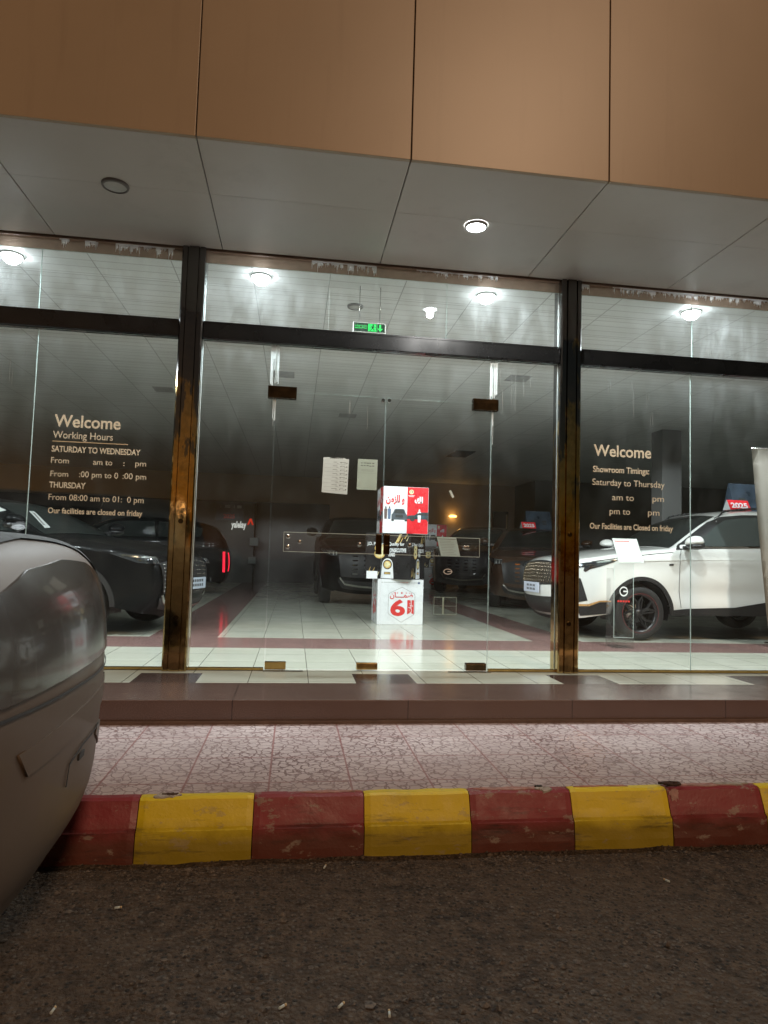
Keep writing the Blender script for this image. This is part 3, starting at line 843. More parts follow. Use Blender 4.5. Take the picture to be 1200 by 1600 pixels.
class Shape:
    """a car body surface: sides as functions of (x, z), the wrap-over strip as a function of (t, y)"""
    def __init__(s, upper, sill, axles, ra, W=1.87, belt=1.15, th=.27, pf=(1.55, .28), pr=(-1.8, .16), rnd=.11, bulge=(.03, .13), lower=.05, zr=.36):
        s.U = catmull(upper); s.W = W; s.belt = belt; s.th = th; s.pf = pf; s.pr = pr; s.rnd = rnd; s.bulge = bulge; s.lower = lower
        s.axles, s.ra, s.zr = axles, ra, zr
        d = np.linalg.norm(np.diff(s.U, axis=0), axis=1); s.T = np.concatenate([[0], np.cumsum(d)])
        s.ztop = s.U[:, 1].max(); s.xn = s.U[:, 0].max(); s.xr = s.U[:, 0].min()
        low = [tuple(s.U[-1])]
        for ax in sorted(axles):
            h = sill - zr; dx = math.sqrt(max(ra * ra - h * h, 1e-4)); a0 = math.atan2(h, -dx); a1 = math.atan2(h, dx)
            if a0 < 0: a0 += 2 * PI
            for a in np.linspace(a0, a1, 30): low.append((ax + ra * math.cos(a), zr + ra * math.sin(a)))
        s.low = low[1:]
    def hw(s, x, z):
        x = np.asarray(x, float); z = np.asarray(z, float)
        w = np.full(np.broadcast(x, z).shape, s.W / 2)
        w = w - s.pf[1] * np.clip((x - s.pf[0]) / (s.xn - s.pf[0]), 0, 1) ** 2.2
        w = w - s.pr[1] * np.clip((s.pr[0] - x) / (s.pr[0] - s.xr), 0, 1) ** 2.2
        w = w - s.th * np.clip((z - s.belt) / (s.ztop - s.belt), 0, 1) ** 1.15
        w = w - s.lower * np.clip((.75 - z) / .5, 0, 1) ** 1.6
        mid = np.exp(-((x - .1) / 1.2) ** 4)
        w = w - .030 * mid * np.exp(-((z - .62) / .13) ** 2) + .012 * np.exp(-((z - (s.belt - .14)) / .05) ** 2)
        for ax in s.axles:
            r = np.hypot(x - ax, z - s.zr); w = w + .022 * np.exp(-((r - s.ra) / .12) ** 2)
        return w
    def dist(s, x, z):
        p = np.stack([np.asarray(x, float), np.asarray(z, float)], -1).reshape(-1, 2)
        A = s.U[:-1]; Bv = s.U[1:] - A; L = (Bv ** 2).sum(1); out = np.full(len(p), 9.)
        for i in range(len(A)):
            t = np.clip(((p - A[i]) @ Bv[i]) / L[i], 0, 1); out = np.minimum(out, np.linalg.norm(p - A[i] - t[:, None] * Bv[i], axis=1))
        return out
    def side(s, x, z, sg):
        x = np.atleast_1d(np.asarray(x, float)); z = np.atleast_1d(np.asarray(z, float))
        q = np.clip(s.dist(x, z) / s.rnd, 0, 1)
        y = s.hw(x, z) - s.rnd * (1 - np.sqrt(np.clip(1 - (1 - q) ** 2, 0, 1)))
        return np.stack([x, sg * y, z], -1)
    def at(s, t):
        x = np.interp(t, s.T, s.U[:, 0]); z = np.interp(t, s.T, s.U[:, 1])
        e = .02; dx = np.interp(t + e, s.T, s.U[:, 0]) - np.interp(t - e, s.T, s.U[:, 0]); dz = np.interp(t + e, s.T, s.U[:, 1]) - np.interp(t - e, s.T, s.U[:, 1])
        n = np.hypot(dx, dz) + 1e-9; return x, z, -(-dz) / n, -dx / n   # outline runs nose bottom -> hood -> tail: outward normal (dz, -dx)
    def strip(s, t, y):
        t = np.atleast_1d(np.asarray(t, float)); y = np.atleast_1d(np.asarray(y, float))
        x, z, nx, nz = s.at(t); ye = s.hw(x, z) - s.rnd
        q = np.clip(y / ye, -1, 1); b = (s.bulge[0] + (s.bulge[1] - s.bulge[0]) * np.abs(nx) ** 2) * (1 - np.abs(q) ** 2.4)
        return np.stack([x + nx * b, y, z + nz * b], -1)
    def t_x(s, x, z0=None, after=0.):
        """arc length on the upper outline at station x (first passing after 'after')"""
        for i in range(len(s.T) - 1):
            a, b = s.U[i, 0], s.U[i + 1, 0]
            if s.T[i] >= after and (a - x) * (b - x) <= 0 and (z0 is None or s.U[i, 1] > z0): return s.T[i] + (s.T[i + 1] - s.T[i]) * (x - a) / (b - a + 1e-12)
    def t_z(s, z, after=0.):
        for i in range(len(s.T) - 1):
            a, b = s.U[i, 1], s.U[i + 1, 1]
            if s.T[i] >= after and (a - z) * (b - z) <= 0: return s.T[i] + (s.T[i + 1] - s.T[i]) * (z - a) / (b - a + 1e-12)

def grid_poly(poly, gu, gv):
    """even triangle mesh filling a 2-D outline (constrained Delaunay with grid points inside)"""
    P = []
    for p in poly:
        if not P or math.hypot(p[0] - P[-1][0], p[1] - P[-1][1]) > 1e-5: P.append((float(p[0]), float(p[1])))
    if math.hypot(P[0][0] - P[-1][0], P[0][1] - P[-1][1]) < 1e-5: P.pop()
    Q = []
    for a, b in zip(P, P[1:] + P[:1]):
        n = max(1, int(math.hypot(b[0] - a[0], b[1] - a[1]) / gu + .5))
        Q += [(a[0] + (b[0] - a[0]) * k / n, a[1] + (b[1] - a[1]) * k / n) for k in range(n)]
    A = np.array(Q); Bv = np.roll(A, -1, 0) - A; L = (Bv ** 2).sum(1) + 1e-12
    us = np.arange(A[:, 0].min(), A[:, 0].max(), gu) + gu * .5; vs = np.arange(A[:, 1].min(), A[:, 1].max(), gv) + gv * .5
    g = np.array([(u, v) for u in us for v in vs])
    d = np.full(len(g), 9.); ins = np.zeros(len(g), bool)
    for k in range(len(A)):
        t = np.clip(((g - A[k]) @ Bv[k]) / L[k], 0, 1); d = np.minimum(d, np.linalg.norm(g - A[k] - t[:, None] * Bv[k], axis=1))
        y0, y1 = A[k, 1], A[k, 1] + Bv[k, 1]
        if y0 != y1:
            c = ((y0 > g[:, 1]) != (y1 > g[:, 1])); xi = A[k, 0] + (g[:, 1] - y0) / (y1 - y0) * Bv[k, 0]; ins ^= c & (g[:, 0] < xi)
    g = g[ins & (d > gu * .45)]
    pts = [Vector(q) for q in Q] + [Vector(q) for q in g]; n = len(Q)
    V, E_, F, _, _, _ = mgeo.delaunay_2d_cdt(pts, [(k, (k + 1) % n) for k in range(n)], [list(range(n))], 1, 1e-6)
    bm = bmesh.new(); bv = [bm.verts.new((v.x, 0, v.y)) for v in V]
    for f in F:
        try: bm.faces.new([bv[k] for k in f])
        except ValueError: pass
    for v in [v for v in bm.verts if not v.link_faces]: bm.verts.remove(v)
    return bm

def map_bm(bm, fn, off=0., outward=None):
    bm.verts.ensure_lookup_table()
    u = np.array([v.co.x for v in bm.verts]); v_ = np.array([v.co.z for v in bm.verts]); e = .004
    p = fn(u, v_)
    if off:
        n = np.cross(fn(u + e, v_) - fn(u - e, v_), fn(u, v_ + e) - fn(u, v_ - e)); n /= np.linalg.norm(n, axis=1)[:, None] + 1e-12
        n *= np.sign((n * outward(p)).sum(1))[:, None]; q = p + n * off
    else: q = p
    for v, c in zip(bm.verts, q): v.co = c
    return (p, n) if off else (p, None)

def patch(name, poly, fn, outward, mat, parent, off=.004, g=.05, skirt=.012, smooth=True):
    g = min(g, .045); off = max(off, .0055)
    bm = grid_poly(poly, g, g); bmesh.ops.recalc_face_normals(bm, faces=bm.faces[:]); map_bm(bm, fn, off, outward)
    bm.normal_update()
    c = bm.faces[:]; 
    cen = np.array([f.calc_center_median()[:] for f in c]); nn = np.array([f.normal[:] for f in c])
    if (nn * outward(cen)).sum() < 0: bmesh.ops.reverse_faces(bm, faces=c)
    for f in bm.faces: f.smooth = smooth
    be = [e for e in bm.edges if e.is_boundary]
    for e in be: e.smooth = False
    bm.normal_update()
    r = bmesh.ops.extrude_edge_only(bm, edges=be)
    for v in [g_ for g_ in r['geom'] if isinstance(g_, bmesh.types.BMVert)]:
        k = [e.other_vert(v) for e in v.link_edges if e.other_vert(v) not in ()]
        o = next((w for w in k if w.normal.length and any(f.smooth == smooth and len(f.verts) for f in w.link_faces)), None)
        v.co = v.co - (Vector(outward(np.array([v.co[:]]))[0]).normalized() * skirt)
    return obj(name, bm, mat, parent)

def side_out(sg): return lambda p: np.tile(np.array([[0, sg, .05]]), (len(p), 1))
def up_out(p): return np.tile(np.array([[.25, 0, 1.]]), (len(p), 1))
def nose_out(p): return np.tile(np.array([[1., 0, .15]]), (len(p), 1))
def tail_out(p): return np.tile(np.array([[-1., 0, .15]]), (len(p), 1))
def roof_out(p): return np.tile(np.array([[0., 0, 1.]]), (len(p), 1))

def ribbon(pts, w, closed=False):
    """thin polygon following a polyline"""
    P = [np.array(p, float) for p in pts]; L, Rr = [], []
    for i, p in enumerate(P):
        a = P[max(i - 1, 0)]; b = P[min(i + 1, len(P) - 1)]; d = (b - a) / (np.linalg.norm(b - a) + 1e-9); n = np.array([-d[1], d[0]]) * w / 2
        L.append(p + n); Rr.append(p - n)
    return [tuple(q) for q in L + Rr[::-1]]

def car_body(S, mat, parent, g=.034):
    outline = [tuple(p) for p in S.U] + S.low
    bm = bmesh.new()
    for sg in (1, -1):
        b = grid_poly(outline, g, g); bmesh.ops.recalc_face_normals(b, faces=b.faces[:]); map_bm(b, lambda x, z: S.side(x, z, sg)); b.normal_update()
        if sum(f.normal.y * sg for f in b.faces) < 0: bmesh.ops.reverse_faces(b, faces=b.faces[:])
        me = bpy.data.meshes.new("t"); b.to_mesh(me); b.free(); bm.from_mesh(me); bpy.data.meshes.remove(me)
    n = 20; rows = []
    for i in range(len(S.U)):
        x, z = S.U[i]; ye = float(S.hw(x, z)) - S.rnd
        ys = np.sin(np.linspace(-PI / 2, PI / 2, n + 1)) * ye
        rows.append([bm.verts.new(p) for p in S.strip(np.full(n + 1, S.T[i]), ys)])
    fs = []
    for A, C in zip(rows[:-1], rows[1:]):
        for k in range(n): fs.append(bm.faces.new((A[k], A[k + 1], C[k + 1], C[k])))
    bm.normal_update()
    top = max(fs, key=lambda f: f.calc_center_median().z)
    if top.normal.z < 0: bmesh.ops.reverse_faces(bm, faces=fs)
    bmesh.ops.remove_doubles(bm, verts=bm.verts[:], dist=3e-4)
    for f in bm.faces: f.smooth = True
    o = obj("body", bm, mat, parent)
    # dark floor pan and wheel housings
    bm = bmesh.new(); z0 = S.low[0][1]
    bx(bm, S.xr + .25, S.xn - .30, -S.W / 2 + .30, S.W / 2 - .30, z0 - .02, S.belt - .15)
    ax = sorted(S.axles)
    bx(bm, ax[0] + S.ra + .01, ax[1] - S.ra - .01, -S.W / 2 + .10, S.W / 2 - .10, z0 + .005, z0 + .10)
    bx(bm, ax[1] + S.ra + .01, S.xn - .16, -S.W / 2 + .28, S.W / 2 - .28, z0 - .02, z0 + .10)
    for a in ax:
        for sg in (1, -1):
            pr = [(a + math.cos(t) * (S.ra + .004), S.zr + math.sin(t) * (S.ra + .004)) for t in np.linspace(-.25, PI + .25, 24)]
            A = [bm.verts.new((p[0], sg * (S.W / 2 - .055), p[1])) for p in pr]; C = [bm.verts.new((p[0], sg * (S.W / 2 - .31), p[1])) for p in pr]
            for k in range(len(pr) - 1): bm.faces.new((A[k], A[k + 1], C[k + 1], C[k]))
    obj("underbody", bm, M_black, parent)
    return o

def wheel(parent, x, y, sg, r, zr, rim_mat, spokes=10, style='y', ring=None, lite=False):
    w = thing_part("wheel", parent, (x, y, zr))
    hw_, rr = .115, r * .70
    bm = bmesh.new(); prof = [(rr, -hw_), (r * .93, -hw_), (r * .985, -hw_ * .72), (r, -hw_ * .4), (r, hw_ * .4), (r * .985, hw_ * .72), (r * .93, hw_), (rr + .012, hw_ * .98), (rr, hw_ * .9)]
    lathe(bm, prof, (0, 0, 0), (0, sg, 0), 48, closed=True); obj("tyre", bm, M_rubber, w)
    bm = bmesh.new()
    lathe(bm, [(rr, hw_ * .82), (rr - .018, hw_ * .80), (rr - .026, hw_ * .55), (rr - .03, -hw_)], (0, 0, 0), (0, sg, 0), 48)
    if lite: pass
    a0 = .2
    for k in range(spokes if style != 'y' else spokes // 2):
        a = a0 + 2 * PI * k / (spokes if style != 'y' else spokes // 2)
        def bar(a1, r1, a2, r2, w1, w2):
            p1 = Vector((math.cos(a1) * r1, 0, math.sin(a1) * r1)); p2 = Vector((math.cos(a2) * r2, 0, math.sin(a2) * r2)); d = (p2 - p1).normalized(); n = Vector((-d.z, 0, d.x))
            y1, y2 = sg * hw_ * .62, sg * hw_ * .74; vs = []
            for p, ww, yy in ((p1, w1, y1), (p2, w2, y2)):
                for q, dy in ((-1, -.02), (1, -.02), (.7, .008), (-.7, .008)): vs.append(bm.verts.new((p + n * ww * q) + Vector((0, yy + sg * dy, 0))))
            for q in ((0, 1, 5, 4), (1, 2, 6, 5), (2, 3, 7, 6), (3, 0, 4, 7)): bm.faces.new([vs[i] for i in q])
        if style == 'y':
            bar(a, .045, a, rr * .55, .026, .020); bar(a, rr * .52, a + .30, rr - .02, .015, .012); bar(a, rr * .52, a - .30, rr - .02, .015, .012)
            bar(a + .62, .05, a + .34, rr * .8, .010, .009)
        else: bar(a, .045, a + .05, rr - .02, .020, .014)
    lathe(bm, [(.0005, hw_ * .78), (.035, hw_ * .76), (.055, hw_ * .6), (.06, hw_ * .3)], (0, 0, 0), (0, sg, 0), 24)
    bmesh.ops.recalc_face_normals(bm, faces=bm.faces[:])
    obj("rim", bm, rim_mat, w)
    bm = bmesh.new(); lathe(bm, [(.0005, -.02), (rr * .78, -.02), (rr * .78, .0), (.0005, .0)], (0, 0, 0), (0, sg, 0), 32); obj("brake_disc", bm, M_steel if ring else M_black, w)
    if ring:
        bm = bmesh.new(); lathe(bm, [(rr + .004, hw_ * .99), (rr + .0075, hw_ * 1.0), (rr + .0075, hw_ * .95)], (0, 0, 0), (0, sg, 0), 64); obj("rim_stripe", bm, ring, w)
    return w
def thing_part(name, parent, loc):
    o = bpy.data.objects.new(name, None); COL.objects.link(o); o.parent = parent; o.location = loc; o.empty_display_size = .1; return o

def mirror_part(parent, S, x, z, sg, mat, s=1.):
    y = float(S.hw(x, z))
    bm = bmesh.new(); bmesh.ops.create_uvsphere(bm, u_segments=24, v_segments=14, radius=1)
    for v in bm.verts:
        c = v.co.copy(); c.x = c.x if c.x > -.25 else -.25 + (c.x + .25) * .15
        v.co = (c.x * .13 * s, c.y * .125 * s, c.z * .085 * s * (1.0 if c.z > 0 else .55) + c.y * sg * .01)
    for f in bm.faces: f.smooth = True
    o = obj("wing_mirror", bm, mat, parent, loc=(x, sg * (y + .17 * s), z + .10 * s))
    bm = bmesh.new(); bmesh.ops.create_uvsphere(bm, u_segments=20, v_segments=10, radius=1)
    for v in bm.verts: v.co = (v.co.x * .115 * s, v.co.y * .115 * s, v.co.z * .05 * s - .045 * s)
    bx(bm, -.05, .05, -.20 * s if sg > 0 else .03, -.03 if sg > 0 else .20 * s, -.085 * s, -.045 * s)
    obj("mirror_base", bm, M_black, o)
    bm = bmesh.new(); lathe(bm, [(.0005, 0), (.060 * s, 0)], (-.062 * s, 0, .0), (-1, 0, 0), 24); 
    for v in bm.verts: v.co.y *= 1.5
    obj("mirror_glass", bm, M_chrome, o)
    return o

def arch_trim(S, ax, sg, parent, mat, w=.05):
    a0 = -.30; a1 = PI + .30
    out = [(ax + math.cos(t) * (S.ra + w), S.zr + math.sin(t) * (S.ra + w)) for t in np.linspace(a0, a1, 34)]
    inn = [(ax + math.cos(t) * (S.ra + .001), S.zr + math.sin(t) * (S.ra + .001)) for t in np.linspace(a1, a0, 34)]
    zmin = S.low[0][1] - .005
    pts = [(x, max(z, zmin)) for x, z in out + inn]
    q = []
    for p in pts:
        if not q or math.hypot(p[0] - q[-1][0], p[1] - q[-1][1]) > 1e-4: q.append(p)
    return patch("wheel_arch", q, lambda x, z: S.side(x, z, sg), side_out(sg), mat, parent, .010, .08)

def std_glass(S, parent, win, xa, xb, xc, xd, sides=(1, -1), zt_off=.10, zb=None, front_q=True):
    """windscreen between stations xa (base) and xb (top); rear screen xc..xd; side windows below the roof"""
    ta, tb = S.t_x(xa, S.belt - .05), S.t_x(xb, S.belt - .05)
    def ye(t): x, z, _, _ = S.at(t); return float(S.hw(x, z)) - S.rnd
    m = .035
    poly = [(ta, -ye(ta) + m), (tb, -ye(tb) + m), (tb, ye(tb) - m), (ta, ye(ta) - m)]
    patch("windscreen", poly, S.strip, up_out, win, parent, .003, .06)
    tc, td = S.t_x(xc, S.belt - .05, after=tb), S.t_x(xd, S.belt - .05, after=tb)
    if tc and td: patch("rear_window", [(tc, -ye(tc) + m), (td, -ye(td) + m), (td, ye(td) - m), (tc, ye(tc) - m)], S.strip, lambda p: np.tile(np.array([[-.6, 0, 1.]]), (len(p), 1)), win, parent, .003, .06)

SUV_UP = [(2.14, .26), (2.24, .38), (2.285, .58), (2.28, .78), (2.235, .92), (2.14, 1.005), (1.85, 1.075), (1.45, 1.145), (1.05, 1.19), (.86, 1.215),
          (.62, 1.335), (.30, 1.50), (.02, 1.61), (-.35, 1.675), (-.9, 1.69), (-1.5, 1.655), (-1.95, 1.575), (-2.12, 1.50), (-2.28, 1.28), (-2.36, 1.10), (-2.42, .92), (-2.43, .62), (-2.36, .36), (-2.28, .27)]

# ---- white SUV on show at the right
wc = thing("white_suv", "shiny white SUV on show behind the right-hand glass, nose to the left", "car", (5.80, 9.03, PLZ), PI + R(2.5))
gz = lambda z: z if z < 1.2 else 1.2 + (z - 1.2) * 1.17
GZ = lambda pts: [(x, gz(z)) for x, z in pts]
S = Shape(GZ([(x + max(0, x - 1.5) * .07, z) for x, z in SUV_UP]), .34, [1.38, -1.36], .415, W=1.88, belt=1.18, pf=(1.55, .21))
car_body(S, M_white, wc)
for sg in (1, -1):
    f = lambda x, z, sg=sg: S.side(x, z, sg); so = side_out(sg)
    fg_ = [(.60, 1.235), (.50, 1.30), (.18, 1.485), (.02, 1.552), (-.28, 1.588), (-.80, 1.598), (-.83, 1.272), (-.3, 1.256), (.3, 1.238)]; fg_ = GZ(fg_)
    # black pillar and window surround first, glass proud of it
    patch("window_surround", GZ([(.86, 1.185), (.80, 1.235), (.60, 1.352), (.32, 1.497), (.04, 1.594), (-.28, 1.625), (-.9, 1.638), (-1.5, 1.60), (-1.95, 1.49), (-2.02, 1.40), (-1.8, 1.285), (-1.0, 1.258), (-.2, 1.235), (.4, 1.212)]), f, so, M_clad, wc, .003, .06)
    patch("side_window", fg_, f, so, M_winlt, wc, .011, .06)
    patch("side_window", GZ([(-.89, 1.598), (-1.45, 1.568), (-1.84, 1.475), (-1.78, 1.305), (-.89, 1.276)]), f, so, M_winlt, wc, .011, .06)
    patch("window_trim", ribbon(GZ([(.64, 1.222), (.2, 1.228), (-.3, 1.243), (-.9, 1.262), (-1.8, 1.292)]), .014), f, so, M_chrome, wc, .015, .08)
    patch("sill_cladding", [(.93, .335), (.93, .40), (.7, .42), (0., .445), (-.35, .50), (-.75, .56), (-.93, .57), (-.93, .335)], f, so, M_clad, wc, .010, .08)
    for a in S.axles: arch_trim(S, a, sg, wc, M_clad)
    for rb in ([(.80, 1.19), (.835, 1.10), (.835, .75), (.80, .43)], [(-.865, 1.25), (-.88, .9), (-.86, .54)], [(.83, 1.085), (.3, 1.10), (-.8, 1.13)][0:0]):
        if rb: patch("panel_gap", ribbon(rb, .005), f, so, M_slot, wc, .0015, .08, .002)
    patch("panel_gap", ribbon([(2.03, 1.0), (1.7, 1.055), (1.2, 1.12), (.92, 1.15)], .006), f, so, M_slot, wc, .0015, .08, .002)
    patch("shoulder_crease", ribbon([(1.5, 1.02), (.8, 1.055), (0, 1.075), (-.8, 1.09), (-1.6, 1.12)], .010), f, so, M_white, wc, .006, .08)
    patch("door_handle", [(-.52, 1.045), (-.78, 1.052), (-.78, 1.02), (-.52, 1.013)], f, so, M_white, wc, .008, .06)
    patch("badge", [(.985, 1.000), (.925, 1.003), (.925, .978), (.985, .975)], f, so, M_slot, wc, .004, .06)
    # headlamp, wrapping back along the wing
    patch("headlamp", [(2.215, .955), (2.10, .985), (1.90, 1.012), (1.70, 1.035), (1.76, 1.005), (1.92, .945), (2.05, .905), (2.11, .865), (2.13, .88), (2.12, .925), (2.22, .91)], f, so, M_lampk, wc, .006, .04)
    patch("daytime_lamp", ribbon([(1.74, 1.028), (1.86, 1.008), (1.98, .99)], .016), f, so, M_led, wc, .010, .05)
    patch("daytime_lamp", ribbon([(2.19, .945), (2.10, .952), (2.02, .962), (1.98, .945), (2.06, .925)], .014), f, so, M_led, wc, .010, .05)
    patch("side_intake", [(2.245, .80), (2.165, .78), (2.075, .50), (2.20, .47), (2.25, .60)], f, so, M_clad, wc, .005, .05)
    patch("bumper_trim", [(2.22, .45), (2.06, .455), (1.93, .505), (1.80, .51), (1.80, .492), (1.93, .487), (2.05, .43), (2.22, .425)], f, so, M_gtrim, wc, .012, .05)
    patch("lower_bumper", [(2.20, .42), (2.05, .425), (1.93, .48), (1.80, .487), (1.80, .345), (2.14, .30)], f, so, M_clad, wc, .008, .05)
    mirror_part(wc, S, .72, 1.185, sg, M_white, 1.0)
    # roof rail
    bm = bmesh.new(); pr = None
    for x in np.linspace(.10, -1.6, 24):
        t = S.t_x(x, 1.3); X_, Z_, _, _ = S.at(t); y = float(S.hw(X_, Z_)) - S.rnd + .01
        p = (X_, sg * y, Z_ + .035 if -1.5 < x < .02 else Z_ - .01)
        if pr: cyl(bm, pr, p, .013, n=8)
        pr = p
    obj("roof_rail", bm, M_black, wc)
    for a in S.axles: wheel(wc, a, sg * (S.W / 2 - .130), sg, .352, .352, M_rim, 10, 'y', M_dimred)
std_glass(S, wc, M_win, .90, .06, -1.98, -2.30)
tz = lambda z: S.t_z(z)
patch("grille", [(tz(.685), -.62), (tz(.93), -.70), (tz(.945), 0), (tz(.93), .70), (tz(.685), .62), (tz(.655), 0)], S.strip, nose_out, M_clad, wc, .004, .05)
bm = bmesh.new()
for k in np.linspace(-.66, .66, 27):
    p = S.strip(np.linspace(tz(.69 + abs(k) * .01), tz(.925), 7), np.linspace(k * .92, k, 7))
    for a, b in zip(p[:-1], p[1:]): cyl(bm, Vector(a) + Vector((.010, 0, 0)), Vector(b) + Vector((.010, 0, 0)), .0055, n=6)
obj("grille_bar", bm, M_bronze, wc)["kind"] = "stuff"
patch("lower_intake", [(tz(.345), -.48), (tz(.53), -.56), (tz(.53), .56), (tz(.345), .48)], S.strip, nose_out, M_clad, wc, .004, .05)
patch("front_lip", [(0.01, -.62), (tz(.315), -.60), (tz(.315), .60), (0.01, .62)], S.strip, nose_out, M_clad, wc, .010, .06)
for sg in (1, -1):
    patch("headlamp", [(tz(.90), sg * .72), (tz(.955), sg * .71), (tz(.955), sg * .80), (tz(.90), sg * .80)], S.strip, nose_out, M_lampk, wc, .006, .04)
bm = bmesh.new(); p = S.strip([tz(.62)], [0.0])[0]
bx(bm, p[0] + .012, p[0] + .020, -.26, .26, .555, .695, .003); obj("number_plate", bm, plain("pale_blue_plate", (.62, .66, .78), .4, var=.05), wc)
bm = bmesh.new()
for zz, n in ((.635, 6), (.585, 6)):
    for k in range(n): bx(bm, p[0] + .0205, p[0] + .0215, -.15 + k * .052, -.115 + k * .052 - (.012 if k % 2 else 0), zz, zz + .030)
obj("plate_marks", bm, M_ink, wc)
# white price sheet behind the windscreen
t1, t2 = S.t_x(.82, 1.1), S.t_x(.52, 1.1)

# ---- roof sign sets
def wedge(bm, w, d, h, mi=0):
    """A-shaped board: w along x, d deep, h high, apex on top"""
    a = [bm.verts.new(p) for p in ((-w / 2, -d / 2, 0), (w / 2, -d / 2, 0), (w / 2, d / 2, 0), (-w / 2, d / 2, 0))]
    b = [bm.verts.new(p) for p in ((-w / 2, -.004, h), (w / 2, -.004, h), (w / 2, .004, h), (-w / 2, .004, h))]
    for q in ((a[0], a[1], b[1], b[0]), (a[2], a[3], b[3], b[2]), (a[1], a[2], b[2], b[1]), (a[3], a[0], b[0], b[3]), (b[0], b[1], b[2], b[3]), (a[3], a[2], a[1], a[0])):
        f = bm.faces.new(q); f.material_index = mi
M_sign = plain("dark_blue_print", (.030, .045, .065), .3, var=.5, scale=5)
M_signside = plain("grey_board", (.40, .42, .42), .5)
M_bluecar = plain("blue_print", (.10, .22, .42), .35, var=.3)
def mini_car_front(bm, x, z, w, y, mi, mg):
    """small printed front view of a car, in the XZ plane"""
    h = w * .78
    def P(pts, m, d): poly_xz(bm, [(x + a * w, z + b * h) for a, b in pts], y - d, mi=m)
    P([(-.5, .12), (-.5, .52), (-.42, .62), (-.30, .97), (-.2, 1.0), (.2, 1.0), (.30, .97), (.42, .62), (.5, .52), (.5, .12)], mi, .0)
    P([(-.33, .63), (-.25, .92), (.25, .92), (.33, .63)], mg, .0012)
    P([(-.24, .30), (-.24, .52), (.24, .52), (.24, .30)], mg, .0012)
    for s in (-1, 1):
        P([(s * .5, 0), (s * .5, .14), (s * .34, .14), (s * .34, 0)], mg, .0006)
def mini_car_side(bm, x, z, w, y, mi, mg, mk):
    h = w * .34
    def P(pts, m, d): poly_xz(bm, [(x + a * w, z + b * h) for a, b in pts], y - d, mi=m)
    P([(-.5, .22), (-.49, .55), (-.40, .62), (-.22, .66), (-.08, .98), (.40, 1.), (.5, .62), (.5, .22)], mi, 0)
    P([(-.17, .67), (-.06, .92), (.12, .93), (.12, .67)], mg, .0012); P([(.15, .67), (.15, .93), (.38, .93), (.42, .67)], mg, .0012)
    for cx in (-.30, .32):
        poly_xz(bm, [(x + cx * w + math.cos(t) * h * .27, z + .26 * h + math.sin(t) * h * .27) for t in np.linspace(0, 2 * PI, 18, False)], y - .0016, mi=mk)
        poly_xz(bm, [(x + cx * w + math.cos(t) * h * .15, z + .26 * h + math.sin(t) * h * .15) for t in np.linspace(0, 2 * PI, 14, False)], y - .0022, mi=mg)
def roof_signs(loc, rz, big_label, red_label, s=1.0, grp=None, text=True):
    t = thing("roof_board", big_label, "roof sign", loc, rz, "advertising boards on car roofs")
    bm = bmesh.new(); wedge(bm, .62 * s, .26 * s, .42 * s); obj("board", bm, M_sign, t)
    bm = bmesh.new(); tilt = .125 / .42
    def mp(q): return Vector((q.x, -.126 * s + (q.z) * tilt - .003 + q.y, q.z))
    rnd = random.Random(3)
    for k in range(2): bx(bm, -.26 + k * .0, .05, 0, .0008, .36 - k * .035, .372 - k * .035, mi=0)
    for k in range(4): bx(bm, -.22 + k * .12, -.15 + k * .12, 0, .0008, .22, .25, mi=0)
    mini_car_front(bm, -.14, .06, .20, 0, 1, 2); mini_car_front(bm, .13, .06, .20, 0, 0, 2)
    for v in bm.verts: v.co = mp(v.co * s) if s != 1 else mp(v.co)
    obj("print", bm, [M_signside, M_bluecar, M_ink], t)
    c, sn = math.cos(rz), math.sin(rz); ox, oy = -.36 * s, -.24 * s
    t2 = thing("year_board", red_label, "roof sign", (loc[0] + c * ox - sn * oy, loc[1] + sn * ox + c * oy, loc[2]), rz, "red model year boards on car roofs")
    bm = bmesh.new(); wedge(bm, .34 * s, .16 * s, .145 * s); b = obj("board", bm, [M_boxr], t2)
    b.data.materials.append(M_signside)
    for p in b.data.polygons:
        if abs(p.normal.x) > .7: p.material_index = 1
    bm = bmesh.new()
    add_text(bm, "2025", -.135 * s, .135 * s, .032 * s, 0, .072 * s, .035)
    for v in bm.verts: v.co = Vector((v.co.x + .05 * (v.co.z - .05), -.080 * s + v.co.z * (.076 / .145) - .002, v.co.z))
    bmesh.ops.recalc_face_normals(bm, faces=bm.faces[:])
    obj("number", bm, M_boxw, t2)
roof_signs((6.66, 8.98, PLZ + 1.80), R(3), "dark blue advertising board with printed cars on the white car's roof", "red 2025 board on the white car's roof", 1.0)

